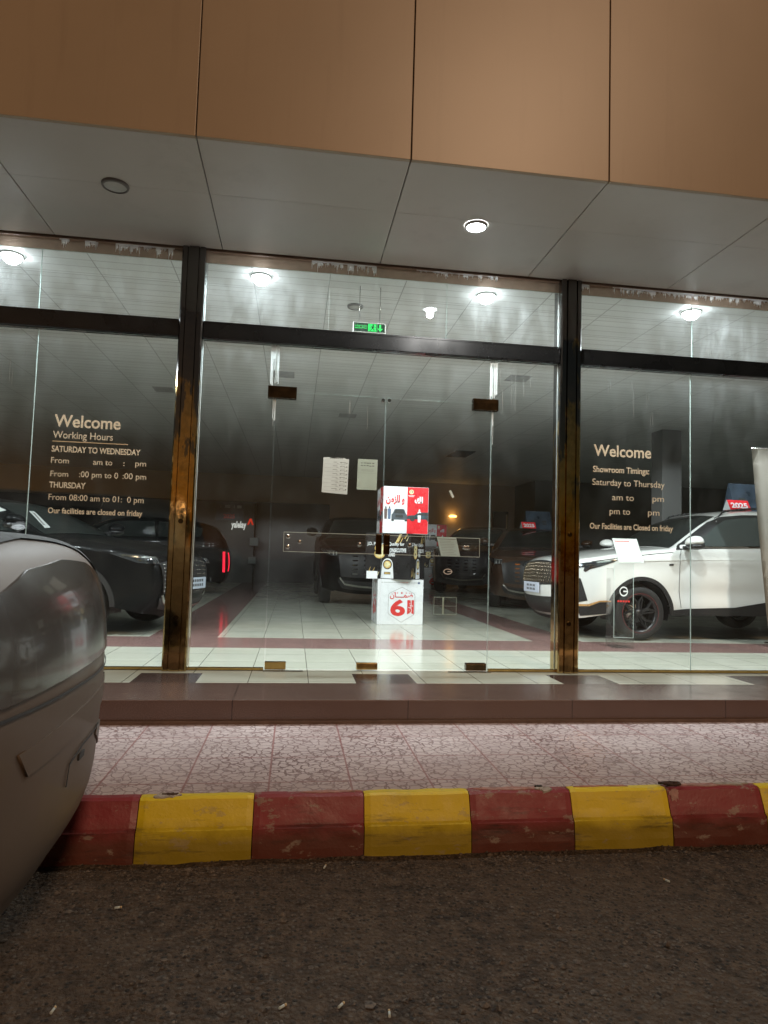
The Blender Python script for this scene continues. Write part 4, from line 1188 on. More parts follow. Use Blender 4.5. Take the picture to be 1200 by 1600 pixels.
def suv(name, label, loc, rz, mat, win=M_win, up=SUV_UP, W=1.88, rim=M_rim, zs=1., front='bars', plate=None, style='y', tail=None, sill=.34, ra=.415):
    t = thing(name, label, "car", loc, rz)
    S = Shape([(x, z * zs) for x, z in up], sill, [1.38, -1.36], ra, W=W, belt=1.18 * zs)
    z_ = lambda v: v * zs
    car_body(S, mat, t, .045)
    for sg in (1, -1):
        f = lambda x, z, sg=sg: S.side(x, z, sg); so = side_out(sg)
        patch("side_window", [(.60, z_(1.235)), (.18, z_(1.485)), (.02, z_(1.552)), (-.28, z_(1.588)), (-.80, z_(1.598)), (-.83, z_(1.26)), (-.3, z_(1.25))], f, so, win, t, .005, .09)
        patch("side_window", [(-.89, z_(1.598)), (-1.45, z_(1.568)), (-1.84, z_(1.475)), (-1.78, z_(1.295)), (-.89, z_(1.262))], f, so, win, t, .005, .09)
        for a in S.axles: arch_trim(S, a, sg, t, M_clad, .05)
        patch("panel_gap", ribbon([(.80, z_(1.19)), (.835, z_(1.10)), (.835, .75), (.80, .43)], .008), f, so, M_slot, t, .0015, .1, .002)
        patch("panel_gap", ribbon([(-.865, z_(1.25)), (-.88, .9), (-.86, .45)], .008), f, so, M_slot, t, .0015, .1, .002)
        patch("headlamp", [(2.215, z_(.955)), (2.10, z_(.985)), (1.90, z_(1.002)), (1.76, z_(1.005)), (1.92, z_(.945)), (2.05, z_(.895)), (2.22, z_(.88))], f, so, M_lampk, t, .006, .06)
        patch("daytime_lamp", ribbon([(2.19, z_(.955)), (2.06, z_(.962)), (1.90, z_(.985))], .018), f, so, M_led, t, .010, .06)
        patch("daytime_lamp", ribbon([(2.14, z_(.915)), (2.06, z_(.93)), (2.03, z_(.955))], .016), f, so, M_led, t, .010, .06)
        patch("door_handle", [(-.52, z_(1.045)), (-.78, z_(1.052)), (-.78, z_(1.02)), (-.52, z_(1.013))], f, so, mat, t, .010, .08)
        mirror_part(t, S, .70, z_(1.25), sg, mat)
        for a in S.axles: wheel(t, a, sg * (S.W / 2 - .130), sg, .352, .352, rim, 10, style)
        if tail: patch("tail_lamp", [(-2.325, z_(.98)), (-2.27, z_(.98)), (-2.285, z_(.52)), (-2.34, z_(.52))], f, so, tail, t, .010, .06)
    std_glass(S, t, win, .90, .06, -1.98, -2.30)
    tz = lambda z: S.t_z(z * zs)
    patch("grille", [(tz(.52), -.60), (tz(.90), -.66), (tz(.92), 0), (tz(.90), .66), (tz(.52), .60)], S.strip, nose_out, M_clad, t, .004, .07)
    bm = bmesh.new()
    if front == 'slats':
        for zz in np.linspace(.55, .88, 8):
            p = S.strip(np.full(19, tz(zz)), np.linspace(-.62, .62, 19))
            for k in range(0, 18):
                if k % 3 != 2: cyl(bm, Vector(p[k]) + Vector((.010, 0, 0)), Vector(p[k + 1]) + Vector((.010, 0, 0)), .007, n=6)
        obj("grille_slats", bm, M_steel, t)
    else:
        for k in (-.34, -.12, .12, .34):
            for zz in np.linspace(.58, .86, 5):
                p = S.strip([tz(zz)], [k])[0]; bx(bm, p[0] + .008, p[0] + .016, k - .05, k + .05, p[2] - .012, p[2] + .012)
        obj("grille_slats", bm, M_chrome, t)
    patch("lower_intake", [(tz(.33), -.58), (tz(.46), -.66), (tz(.46), .66), (tz(.33), .58)], S.strip, nose_out, M_clad, t, .004, .07)
    patch("skid_plate", ribbon([(tz(.50), -.62), (tz(.40), -.52), (tz(.385), 0), (tz(.40), .52), (tz(.50), .62)], .03), S.strip, nose_out, M_steel, t, .012, .07)
    for sg in (1, -1):
        patch("headlamp", [(tz(.88), sg * .68), (tz(.955), sg * .67), (tz(.955), sg * .80), (tz(.88), sg * .80)], S.strip, nose_out, M_lampk, t, .006, .06)
        for q in (.70, .76):
            patch("daytime_lamp", ribbon([(tz(.89), sg * q), (tz(.95), sg * q)], .02), S.strip, nose_out, M_led, t, .010, .06)
    if plate:
        p = S.strip([tz(.60)], [0.])[0]; bm = bmesh.new(); bx(bm, p[0] + .012, p[0] + .02, -.26, .26, .52, .66, .003); o = obj("number_plate", bm, plate, t)
        bm = bmesh.new()
        for zz in (.605, .55):
            for k in range(7): bx(bm, p[0] + .0205, p[0] + .0215, -.2 + k * .056, -.165 + k * .056, zz, zz + .032)
        obj("plate_marks", bm, M_ink, o)
    if tail:
        ta = S.t_z(z_(.96), after=S.t_x(-.5, 1.2)); tb_ = S.t_z(.54 * zs, after=S.t_x(-.5, 1.2))
        for sg in (1, -1): patch("tail_lamp", [(ta, sg * .70), (tb_, sg * .74), (tb_, sg * .80), (ta, sg * .78)], S.strip, tail_out, tail, t, .010, .06)
    return t, S

M_plate = plain("pale_plate", (.38, .44, .52), .4, var=.05)
# black SUV at left, nose toward the left bronze column
ang = R(-15)
def place(local, world, a): return (world[0] - (math.cos(a) * local[0] - math.sin(a) * local[1]), world[1] - (math.sin(a) * local[0] + math.cos(a) * local[1]), PLZ)
bl, SB = suv("black_suv", "glossy black SUV behind the left-hand glass with white sheets on its windscreen", place((1.38, -.86), (-2.42, 7.95), ang), ang, M_blackp, rim=M_rimlt, front='slats', plate=M_plate, zs=.935)
# sheets taped inside its glass
tb1 = SB.t_x(.80, 1.1); tb2 = SB.t_x(.30, 1.1)
def sheet_on(S, parent_loc, rz, poly, fn, outw, name, label, marks=None, cat="paper sheet"):
    t = thing(name, label, cat, parent_loc, rz)
    patch("sheet", poly, fn, outw, M_paper, t, .009, .05, .001)
    if marks: patch("print", marks, fn, outw, M_ink2, t, .0105, .05, .0005)
    return t
sheet_on(SB, bl.location, ang, [(tb1 + .06, -.62), (tb1 + .50, -.38), (tb1 + .50, -.29), (tb1 + .06, -.52)], SB.strip, up_out, "price_sheet", "long white sheet slanting on the black SUV's windscreen beside the column", ribbon([(tb1 + .12, -.56), (tb1 + .45, -.36)], .03))
sheet_on(SB, bl.location, ang, [(-.15, 1.49), (.22, 1.34), (.30, 1.40), (-.10, 1.555)], lambda x, z: SB.side(x, z, -1), side_out(-1), "price_sheet", "white barcode-like sheet on the black SUV's side window, farthest left", ribbon([(-.08, 1.515), (.20, 1.395)], .045))
# dark SUV facing out behind the advertising tower
suv("dark_suv", "black SUV facing the entrance, half hidden by the tower of printed boxes", (1.52, 15.1, PLZ), -PI / 2, M_blackp, zs=1.10, W=2.0, front='bars', style='s')
# SUV with lit red tail lamp behind the black one
suv("dark_suv", "black car with a lit red tail lamp behind the left bronze column", place((-2.36, .85), (-1.50, 15.2), PI + R(14)), PI + R(14), M_blackp, tail=M_tail, zs=1.0)
a2 = R(-118)
suv("grey_suv", "tall dark grey SUV in the back right, facing the glass beside the faint second tower", (5.65, 19.6, PLZ), a2, M_greyp, zs=1.16, W=2.0, style='s', win=M_winlt)
suv("brown_suv", "dark brown SUV behind the white car's nose, with a board on its roof", (5.45, 14.5, PLZ), -R(110), M_maroon, zs=1.02)
roof_signs((5.62, 14.78, PLZ + 1.715), R(6), "dark advertising board on the brown SUV's roof", "red 2025 board on the brown SUV's roof, behind the right glass door", 1.0)
# ---- brown-silver car close by at the left
FG_UP = [(2.19, .43), (2.25, .55), (2.272, .78), (2.28, 1.0), (2.272, 1.13), (2.25, 1.25), (2.215, 1.34), (2.16, 1.405), (2.09, 1.438), (1.95, 1.45), (1.80, 1.452), (1.70, 1.52), (1.58, 1.85), (1.42, 2.02), (1.1, 2.08), (0, 2.10), (-1.3, 2.05), (-1.6, 1.7), (-2.1, 1.45), (-2.3, 1.1), (-2.3, .7), (-2.2, .5)]
FX, FY = -3.05, 2.14
fg = thing("brown_silver_car", "brown-silver car with a bulging glossy end, cut off by the left edge of the picture", "car", (FX, FY, 0), 0)
SF = Shape(FG_UP, .44, [1.25, -1.4], .44, W=1.86, belt=1.42, th=.22, pf=(1.75, .06), rnd=.12, bulge=(.02, .12), zr=.38)
car_body(SF, M_champ, fg)
for sg in (1, -1):
    f = lambda x, z, sg=sg: SF.side(x, z, sg)
    patch("side_window", [(1.52, 1.52), (1.42, 1.86), (.3, 1.92), (.3, 1.52)], f, side_out(sg), M_win, fg, .005, .1)
    patch("side_window", [(.2, 1.52), (.2, 1.92), (-1.2, 1.90), (-1.4, 1.55)], f, side_out(sg), M_win, fg, .005, .1)
    for a in SF.axles: wheel(fg, a, sg * (SF.W / 2 - .13), sg, .38, .38, M_rim, 10, 'y')
    for a in SF.axles: arch_trim(SF, a, sg, fg, M_clad, .05)
std_glass(SF, fg, M_win, 1.69, 1.50, -1.35, -1.9)
def fz(z): return SF.t_z(z)
# dark rubber seal arching round the end, lens below it, shut lines, recess and tow cover
patch("rubber_seal", ribbon([(fz(.98), -.80), (fz(1.16), -.72), (fz(1.27), -.60), (fz(1.34), -.46), (fz(1.385), -.26), (fz(1.405), 0.), (fz(1.40), .30), (fz(1.385), .52), (fz(1.34), .66), (fz(1.25), .73)], .042), SF.strip, nose_out, M_rubber, fg, .006, .04)
M_lens = carpaint("brown_silver_lens", (.060, .050, .043), .16, .1, .35)
patch("lamp_lens", [(fz(1.02), -.74), (fz(1.16), -.62), (fz(1.26), -.44), (fz(1.31), -.20), (fz(1.33), .10), (fz(1.325), .40), (fz(1.29), .60), (fz(1.2), .68), (fz(1.05), .70)], SF.strip, nose_out, M_lens, fg, .008, .04)
patch("panel_gap", ribbon([(fz(1.000), -.85), (fz(.992), 0), (fz(.985), .72)], .008), SF.strip, nose_out, M_slot, fg, .002, .05, .002)
patch("bumper_recess", [(fz(.83), -.28), (fz(.90), -.34), (fz(.925), .30), (fz(.925), .64), (fz(.89), .67), (fz(.86), .60)], SF.strip, nose_out, M_champ, fg, .004, .05)
patch("recess_gap", ribbon([(fz(.925), .655), (fz(.89), .68), (fz(.875), .66)], .008), SF.strip, nose_out, M_slot, fg, .006, .05)
patch("tow_cover", ribbon([(fz(.70), .02), (fz(.765), .03), (fz(.79), .16), (fz(.79), .42)], .007), SF.strip, nose_out, M_slot, fg, .003, .03, .002)
patch("tow_cover", [(fz(.79), .40), (fz(.785), .50), (fz(.68), .66), (fz(.66), .62), (fz(.76), .38)], SF.strip, nose_out, plain("greyish_trim", (.10, .085, .07), .4), fg, .003, .04)  # tow cover in a slightly greyer brown than the body
patch("tow_slot", [(fz(.745), .13), (fz(.765), .13), (fz(.765), .19), (fz(.745), .19)], SF.strip, nose_out, M_slot, fg, .005, .03)

# ------------------------------------------------------------------ advertising towers
LAK = "\uFEDA\uFEDF"; ZAMAN = "\uFEE6\uFEE3\uFEB0\uFEE0\uFEDF \uFEED"
DAMAN = "\uFEE5\uFE8E\u0640\u0640\u0640\u0640\uFEE4\uFEBF"; SANAWAT = "\uFE95\uFE8D\uFEEE\uFEE8\uFEB3"
def star(cx, cz, r, n=5):
    return [(cx + math.cos(PI / 2 + k * PI / n) * (r if k % 2 == 0 else r * .42), cz + math.sin(PI / 2 + k * PI / n) * (r if k % 2 == 0 else r * .42)) for k in range(2 * n)]
def warranty_face(bm, w, h):
    """printed face of the bottom box; 0 red 1 grey 2 navy 3 white"""
    y = -.0015
    hexp = [(0, h * .83), (w * .27, h * .69), (w * .29, h * .65), (w * .29, h * .26), (w * .27, h * .22), (0, h * .05), (-w * .27, h * .22), (-w * .29, h * .26), (-w * .29, h * .65), (-w * .27, h * .69)]
    hexp = [(a + .02, b) for a, b in hexp]
    for a, b in zip(hexp, hexp[1:] + hexp[:1]):
        d = Vector((b[0] - a[0], b[1] - a[1])); n = Vector((-d.y, d.x)).normalized() * .0025
        poly_xz(bm, [(a[0] + n.x, a[1] + n.y), (b[0] + n.x, b[1] + n.y), (b[0] - n.x, b[1] - n.y), (a[0] - n.x, a[1] - n.y)], y, mi=1)
    for dx, r in ((-.115, .011), (-.065, .013), (0, .021), (.065, .013), (.115, .011)): poly_xz(bm, star(.02 + dx, h * .70, r), y, mi=0)
    add_text(bm, DAMAN, -.155, .185, h * .60, y, .075, .02, 0)
    add_text(bm, "6", -.145, .075, h * .205, y, h * .335, .035, 0)
    poly_xz(bm, [(.105, h * .545), (.205, h * .545), (.205, h * .225), (.155, h * .265), (.105, h * .225)], y, mi=0)
    b2 = bmesh.new(); add_text(b2, SANAWAT, -.10, .10, -.015, 0, .050, .02)
    for v in b2.verts: v.co = Vector((.155 - v.co.z, y - .0012, h * .415 + v.co.x))
    me = bpy.data.meshes.new("t"); b2.to_mesh(me); b2.free(); n0 = len(bm.faces); bm.from_mesh(me); bpy.data.meshes.remove(me)
    bm.faces.ensure_lookup_table()
    for f in bm.faces[n0:]: f.material_index = 3
    rnd = random.Random(2); x = -w * .42
    while x < w * .34:
        d = rnd.uniform(.006, .02); c = 0 if -.02 < x < .1 else 1
        poly_xz(bm, [(x, h * .925), (x + d, h * .925), (x + d, h * .937), (x, h * .937)], y, mi=c); x += d + rnd.uniform(.004, .012)
    poly_xz(bm, [(w * .37, h * .91), (w * .42, h * .91), (w * .42, h * .948), (w * .37, h * .948)], y, mi=2)
M_cargrey = plain("printed_grey_car", (.085, .10, .115), .3, var=.3)
M_carteal = plain("printed_teal_car", (.035, .065, .08), .3, var=.4)
M_skinb = plain("printed_dark_cloth", (.12, .08, .07), .4)
M_blueb = plain("printed_blue_cloth", (.10, .15, .25), .4)
def fig(bm, x, z, h, mi, mh):
    poly_xz(bm, [(x - h * .10, z), (x - h * .12, z + h * .45), (x - h * .13, z + h * .78), (x - h * .05, z + h * .84), (x + h * .05, z + h * .84), (x + h * .13, z + h * .78), (x + h * .12, z + h * .45), (x + h * .10, z)], -.003, mi=mi)
    poly_xz(bm, [(x + math.cos(t) * h * .065, z + h * .92 + math.sin(t) * h * .08) for t in np.linspace(0, 2 * PI, 12, False)], -.003, mi=mh)
def slogan_face(bm, w, h):
    """0 white 1 red 2 dark 3 grey car 4 teal car 5 gold 6 blue cloth 7 brown cloth"""
    y = -.0015; xm = 0.02
    poly_xz(bm, [(-w / 2 + .004, .004), (xm, .004), (xm, h - .004), (-w / 2 + .004, h - .004)], y, mi=0)
    poly_xz(bm, [(xm, .004), (w / 2 - .004, .004), (w / 2 - .004, h - .004), (xm, h - .004)], y, mi=1)
    add_text(bm, ZAMAN, -w * .44, xm - .04, h * .665, y - .002, .10, .045, 1)
    add_text(bm, LAK, xm + .11, xm + .235, h * .665, y - .002, .085, .06, 0)
    mini_car_front(bm, -.095, h * .26, .235, y - .001, 3, 2)
    mini_car_side(bm, .222, h * .27, .40, y - .001, 4, 2, 2)
    fig(bm, -w * .44, h * .30, h * .27, 7, 2); fig(bm, -w * .36, h * .30, h * .27, 6, 7); fig(bm, .205, h * .25, h * .28, 0, 0)
    cx, cz = xm + .06, h * .895
    poly_xz(bm, [(cx + math.cos(t) * .034, cz + math.sin(t) * .034) for t in np.linspace(0, 2 * PI, 24, False)], y - .001, mi=5)
    poly_xz(bm, [(cx + math.cos(t) * .022, cz + math.sin(t) * .022) for t in np.linspace(0, 2 * PI, 6, False)], y - .002, mi=2)
    poly_xz(bm, [(cx + math.cos(t) * .015, cz + math.sin(t) * .015) for t in np.linspace(0, 2 * PI, 6, False)], y - .003, mi=5)
    for k, ww in enumerate((.10, .07)): poly_xz(bm, [(cx - ww / 2, cz - .058 - k * .014), (cx + ww / 2, cz - .058 - k * .014), (cx + ww / 2, cz - .051 - k * .014), (cx - ww / 2, cz - .051 - k * .014)], y - .001, mi=0)
    for v in bm.verts: v.co.x = max(-w / 2 + .003, min(w / 2 - .003, v.co.x))
def award_face(bm, w, h):
    """0 black 1 gold 2 white 3 pale gold"""
    y = -.0015; rnd = random.Random(8)
    for cx, cz, n, s in ((-w * .42, h * .02, 7, 1), (w * .10, h * .76, 9, 1), (w * .38, h * .80, 4, 1)):
        for k in range(n):
            L = rnd.uniform(.06, .14); x0 = cx + rnd.uniform(-.05, .13); z0 = cz + rnd.uniform(0, .09); d = rnd.uniform(.006, .016)
            pts = [(x0, z0), (x0 + d, z0 - .004), (x0 + L * .62, z0 + L), (x0 + L * .58, z0 + L + .004)]
            pts = [(max(-w / 2 + .004, min(w / 2 - .004, a)), max(.004, min(h - .004, b))) for a, b in pts]
            try: poly_xz(bm, pts, y - .0003 * k, mi=1 if k % 3 else 3)
            except ValueError: pass
    add_text(bm, "J.D. Power", -w * .46, -w * .10, h * .735, y - .004, .045, .03, 2)
    add_text(bm, "in Quality for", -w * .06, w * .36, h * .735, y - .004, .045, .03, 2)
    add_text(bm, "8", -w * .30, -w * .06, h * .47, y, .19, .055, 1)
    add_text(bm, "8", -w * .275, -w * .085, h * .485, y - .001, .165, .01, 3)
    add_text(bm, "CONSECUTIVE", 0, w * .40, h * .595, y, .052, .04, 2); add_text(bm, "YEARS", 0, w * .16, h * .50, y, .052, .04, 2)
    # arched trophy plate with medal
    cx = w * .0; bw = .10
    poly_xz(bm, [(cx - bw, .01)] + [(cx + math.cos(t) * bw * .82, .215 + math.sin(t) * bw * .9) for t in np.linspace(PI, 0, 16)] + [(cx + bw, .01)], y, mi=2)
    for r, m, d in ((.070, 0, .001), (.056, 1, .002), (.040, 3, .003)):
        poly_xz(bm, [(cx + math.cos(t) * r, .215 + math.sin(t) * r) for t in np.linspace(0, 2 * PI, 28, False)], y - d, mi=m)
    poly_xz(bm, [(cx - .05, .07), (cx + .05, .07), (cx + .05, .105), (cx - .05, .105)], y - .001, mi=0)
    poly_xz(bm, [(cx - .042, .078), (cx + .042, .078), (cx + .042, .097), (cx - .042, .097)], y - .002, mi=1)
def four(name, fn, w, d, h, base, mats, parent, faces=(0, 1, 3)):
    """printed faces on the front (0), and the sides, as one print part each"""
    for k in faces:
        bm = bmesh.new(); ww = w if k % 2 == 0 else d; fn(bm, w, h)
        sc = ww / w; off = d / 2 if k % 2 == 0 else w / 2
        for v in bm.verts: v.co = Vector((v.co.x * sc, v.co.y - off, v.co.z))
        bmesh.ops.rotate(bm, verts=bm.verts[:], cent=(0, 0, 0), matrix=Matrix.Rotation(k * PI / 2, 3, 'Z'))
        obj(name, bm, mats, parent)
def tower(x, y, z0, second=False):
    w = .68; sfx = "of the far tower" if second else "of the near tower"
    t1 = thing("printed_box", "white box with a red 6 in a hexagon, bottom " + sfx, "display box", (x, y, z0), 0, "printed display boxes")
    box("carton", -w / 2, w / 2, -w / 2, w / 2, 0, .655, M_boxw, t1, bevel=.004)
    four("print", warranty_face, w, w, .655, None, [M_redink, M_ink2, plain("navy_ink", (.03, .06, .16), .4), M_boxw], t1)
    h2 = .675
    t2 = thing("printed_box", "black box with gold award medals, turned at an angle, middle " + sfx, "display box", (x + (-.035 if not second else 0), y, z0 + .6555), R(-28) if not second else R(-10), "printed display boxes")
    box("carton", -.355, .355, -.355, .355, 0, h2, M_boxk, t2, bevel=.003)
    four("print", award_face, .71, .71, h2, None, [M_boxk, M_gold, M_boxw, M_goldlt], t2, (0, 1, 3))
    t3 = thing("printed_box", "white and red box with an Arabic slogan and cars, top " + sfx, "display box", (x + .045, y, z0 + .6555 + h2 + .0005), 0, "printed display boxes")
    box("carton", -w / 2, w / 2, -w / 2, w / 2, 0, .695, M_boxw, t3, bevel=.004)
    four("print", slogan_face, w, w, .695, None, [M_boxw, M_boxr, M_ink, M_cargrey, M_carteal, M_goldlt, M_blueb, M_skinb], t3)
tower(1.572, 9.95, PLZ)
tower(4.38, 20.75, PLZ, True)
# small white shelf label sticking out beside the black box
t = thing("white_card", "small white card sticking out at the left between black and white boxes", "card", (1.16, 9.72, PLZ + .657), 0)
box("card", -.10, .06, -.004, .004, 0, .11, M_boxw, t)
t.location = (1.16, 9.60, PLZ + .66)

# ------------------------------------------------------------------ things on or near the glass
def notice(x0, x1, z0, z1, y, label, kind, tilt=0., mat=None, ragged=False):
    t = thing("paper_notice", label, "notice", ((x0 + x1) / 2, y, (z0 + z1) / 2), 0, "papers taped to the glass doors")
    w, h = x1 - x0, z1 - z0; bm = bmesh.new(); rnd = random.Random(int(w * 1000))
    top = [(w / 2 - w * k / 10, h / 2 - (rnd.uniform(0, .008) if ragged else 0) - (.010 if ragged and k < 2 else 0)) for k in range(11)]
    pts = [(-w / 2, -h / 2), (w / 2, -h / 2 - (.012 if ragged else 0))] + top
    pts = [(a + b * tilt, b) for a, b in pts]
    poly_xz(bm, pts, 0); obj("sheet", bm, mat or M_paper, t)
    bm = bmesh.new()
    def dash(a, b, ww, hh, m=0): poly_xz(bm, [(a + b * tilt, b), (a + ww + b * tilt, b), (a + ww + (b + hh) * tilt, b + hh), (a + (b + hh) * tilt, b + hh)], -.0008, mi=m)
    if kind == 'list':
        for k in range(7): dash(-w * .24 + k * w * .075, h * .465, w * .055, h * .016)
        for r in range(8):
            z = h * (.36 - r * .107)
            for cx, n in ((.06, 5), (.36, 4)):
                L = rnd.uniform(.12, .26) * w; dash(cx * w - L * .5 - .02, z, L, h * .010, 1); dash(cx * w - L * .2, z - h * .035, L * .45, h * .008, 1)
            dash(w * .18, z - h * .02, w * .03, h * .022, 1); dash(w * .41, z - h * .03, w * .035, h * .028, 0 if r % 2 else 1)
            dash(-w * .43, z - h * .055, w * .78, h * .003, 1)
    elif kind == 'head':
        for r, z in enumerate((.36, .27)):
            for k in range(5): dash(-w * .33 + k * w * .14, h * z + rnd.uniform(-.003, .003), w * rnd.uniform(.07, .12), h * .024)
        for r, z in enumerate((.15, .11)):
            for k in range(7): dash(-w * .30 + k * w * .09, h * z, w * .06, h * .009, 1)
        dash(-w * .47, h * .045, w * .94, h * .003, 1)
    elif kind == 'lines':
        dash(-w * .45, h * .40, w * .9, h * .03, 1)
        for r in range(9): dash(-w * .40, h * (.30 - r * .085), w * rnd.uniform(.5, .8), h * .012, 1)
    obj("print", bm, [M_ink, M_ink2], t); return t
NY = GY - .0075
notice(.222, .446, .535 + CAMZ, .846 + CAMZ, NY, "larger white paper notice with a ragged top edge taped to the left glass door", 'list', .02, ragged=True)
notice(.526, .702, .572 + CAMZ, .843 + CAMZ, NY, "smaller greenish paper notice with an empty lower half, right of the ragged notice", 'head', .012, thin_sheet("greenish_paper", (.52, .60, .51), .5))
notice(1.262, 1.436, 1.432, 1.597, GY - .063, "slanted blank-looking paper sheet stuck on the clear push plate of the right door", 'lines', -.25, thin_sheet("bluish_paper", (.55, .66, .63), .5))
# small white sticker, tilted
t = thing("sticker", "tiny white sticker stuck crookedly on the right glass door", "sticker", (1.379, NY, 1.989), 0)
box("label", -.010, .010, -.0006, 0, -.035, .035, M_paper, t); t.rotation_euler = (0, R(-28), 0)
# oval emblem sticker
def emblem(bm, rx, rz, y=0.):
    n = 40; o = []; i = []
    for a in np.linspace(0, 2 * PI, n, False):
        o.append(bm.verts.new((math.cos(a) * rx, y, math.sin(a) * rz))); i.append(bm.verts.new((math.cos(a) * rx * .80, y, math.sin(a) * rz * .72)))
    for k in range(n): bm.faces.new((o[k], o[(k + 1) % n], i[(k + 1) % n], i[k]))
    poly_xz(bm, [(-rx * .1, -rz * .12), (rx * .82, -rz * .12), (rx * .82, rz * .18), (-rx * .1, rz * .18)], y)
t = thing("emblem_sticker", "white oval ring emblem stuck on the right glass door", "sticker", (1.360, NY, 1.297), 0)
bm = bmesh.new(); emblem(bm, .040, .026); obj("ring", bm, M_boxw, t)
# clear leaflet pocket low on the door
def pocket(x0, x1, z0, z1, label):
    t = thing("leaflet_pocket", label, "leaflet holder", ((x0 + x1) / 2, GY + .03, z0), 0)
    w = (x1 - x0) / 2; h = z1 - z0
    bm = bmesh.new(); bx(bm, -w, w, -.016, -.012, 0, h); bx(bm, -w, w, .012, .016, 0, h); bx(bm, -w, w, -.0118, .0118, h * .49, h * .50)
    obj("pocket", bm, M_acryl, t)
    bm = bmesh.new()
    for a, b, c, d in ((-w, w, 0, .003), (-w, w, h - .003, h), (-w, w, h * .485, h * .497)): bx(bm, a, b, -.018, -.0165, c, d)
    for a in (-w, w - .003): bx(bm, a, a + .003, -.018, -.0165, .0032, h - .0032)
    bx(bm, -w * .25, -w * .12, -.018, -.0165, .004, h * .48); bx(bm, -w * .25, -w * .12, -.018, -.0165, h * .5, h - .004)
    obj("pocket_edge", bm, M_edge, t); return t
pocket(1.244, 1.450, .916, 1.070, "clear acrylic leaflet pocket low on the right glass door")
# green exit sign hanging inside above the doors
t = thing("exit_sign", "green lit exit sign with running figure and arrow above the doors", "exit sign", (.640, 6.20, 3.612), 0)
w, h = .158, .050
box("case", -w, w, 0, .03, -h, h, plain("sign_case", (.5, .52, .5), .4), t, bevel=.003)
bm = bmesh.new()
G1 = emit("exit_green_dark", (.0, .16, .04), .25); G2 = emit("exit_green", (.03, 1., .16), 1.3)
poly_xz(bm, [(-w + .008, -h + .008), (w - .008, -h + .008), (w - .008, h - .008), (-w + .008, h - .008)], -.001, mi=0)
add_text(bm, "\uFE96\uFE8D\uFEAD\uFEEE\uFEC3 \uFE9D\uFEAE\uFEA8\uFEE3", -w + .016, -.022, .008, -.002, .020, .02, 1)
add_text(bm, "EMERGENCY EXIT", -w + .016, -.022, -.014, -.002, .011, .02, 1)
poly_xz(bm, [(-.014, -.036), (.076, -.036), (.076, .036), (-.014, .036)], -.0015, mi=1)
poly_xz(bm, [(.094, .034), (.112, .034), (.112, -.004), (.130, -.004), (.103, -.036), (.076 + .002, -.004), (.094, -.004)], -.002, mi=1)
for pts in ([(.036 + math.cos(a) * .008, .024 + math.sin(a) * .008) for a in np.linspace(0, 2 * PI, 12, False)], [(.020, .012), (.040, .016), (.048, .010), (.036, -.008), (.024, -.006)],
            [(.024, -.006), (.036, -.006), (.050, -.018), (.046, -.032), (.040, -.032), (.042, -.020)], [(.024, -.004), (.030, -.008), (.014, -.030), (.002, -.030), (.002, -.025), (.012, -.024)],
            [(.020, .012), (.024, .008), (.010, .000), (.006, .004)], [(.046, .012), (.050, .008), (.062, .002), (.062, .008)], [(.064, .033), (.072, .033), (.072, -.033), (.064, -.033)]):
    poly_xz(bm, pts, -.003, mi=0)
obj("panel", bm, [G1, G2], t)
bm = bmesh.new(); cyl(bm, (-.10, .015, h), (-.10, .015, CEIL - 3.612), .004, n=8); cyl(bm, (.10, .015, h), (.10, .015, CEIL - 3.612), .004, n=8); obj("hanger", bm, M_steel, t)

# clear floor stand for leaflets in front of the white car
t = thing("leaflet_stand", "clear acrylic leaflet stand with a sloping white sheet before the white car's wheel", "leaflet stand", (3.865, 7.36, PLZ), R(-6))
bm = bmesh.new(); bx(bm, -.115, .115, -.006, .006, .12, .99); bx(bm, -.115, -.109, .0065, .24, .12, .93); obj("post", bm, M_acryl, t)
box("base", -.118, .118, -.02, .25, 0, .115, glass_mat("smoked_acrylic", (.84, .83, .82), .05, .06), t)
bm = bmesh.new(); bx(bm, -.165, .165, 0, .004, 0, .38)
bmesh.ops.rotate(bm, verts=bm.verts[:], cent=(0, 0, 0), matrix=Matrix.Rotation(R(-38), 3, 'X')); bmesh.ops.translate(bm, verts=bm.verts[:], vec=(.085, -.03, .995))
o = obj("tray", bm, M_acryl, t)
bm = bmesh.new(); bx(bm, -.150, .150, -.003, -.001, .008, .372); 
bmesh.ops.rotate(bm, verts=bm.verts[:], cent=(0, 0, 0), matrix=Matrix.Rotation(R(-38), 3, 'X')); bmesh.ops.translate(bm, verts=bm.verts[:], vec=(.085, -.03, .995)); obj("sheet", bm, M_paper, t)
bm = bmesh.new()
bx(bm, -.13, .05, -.0045, -.0032, .322, .333)
bmesh.ops.rotate(bm, verts=bm.verts[:], cent=(0, 0, 0), matrix=Matrix.Rotation(R(-38), 3, 'X')); bmesh.ops.translate(bm, verts=bm.verts[:], vec=(.085, -.03, .995)); obj("red_line", bm, M_redink, t)
bm = bmesh.new(); emblem(bm, .050, .058)
for v in bm.verts: v.co += Vector((0, -.0075, .66))
obj("emblem", bm, M_boxw, t)
bm = bmesh.new()
for k in range(5): poly_xz(bm, [(-.075 + k * .031, .535), (-.052 + k * .031, .535), (-.052 + k * .031, .555), (-.075 + k * .031, .555)], -.0075)
obj("red_marks", bm, M_redink, t)
bm = bmesh.new()
for a, b in ((-.117, -.113), (.113, .117)): bx(bm, a, b, -.008, -.0062, .12, .99)
bx(bm, -.113, .113, -.008, -.0062, .986, .99); bx(bm, -.113, .113, -.008, -.0062, .12, .124); obj("stand_edge", bm, M_edge, t)

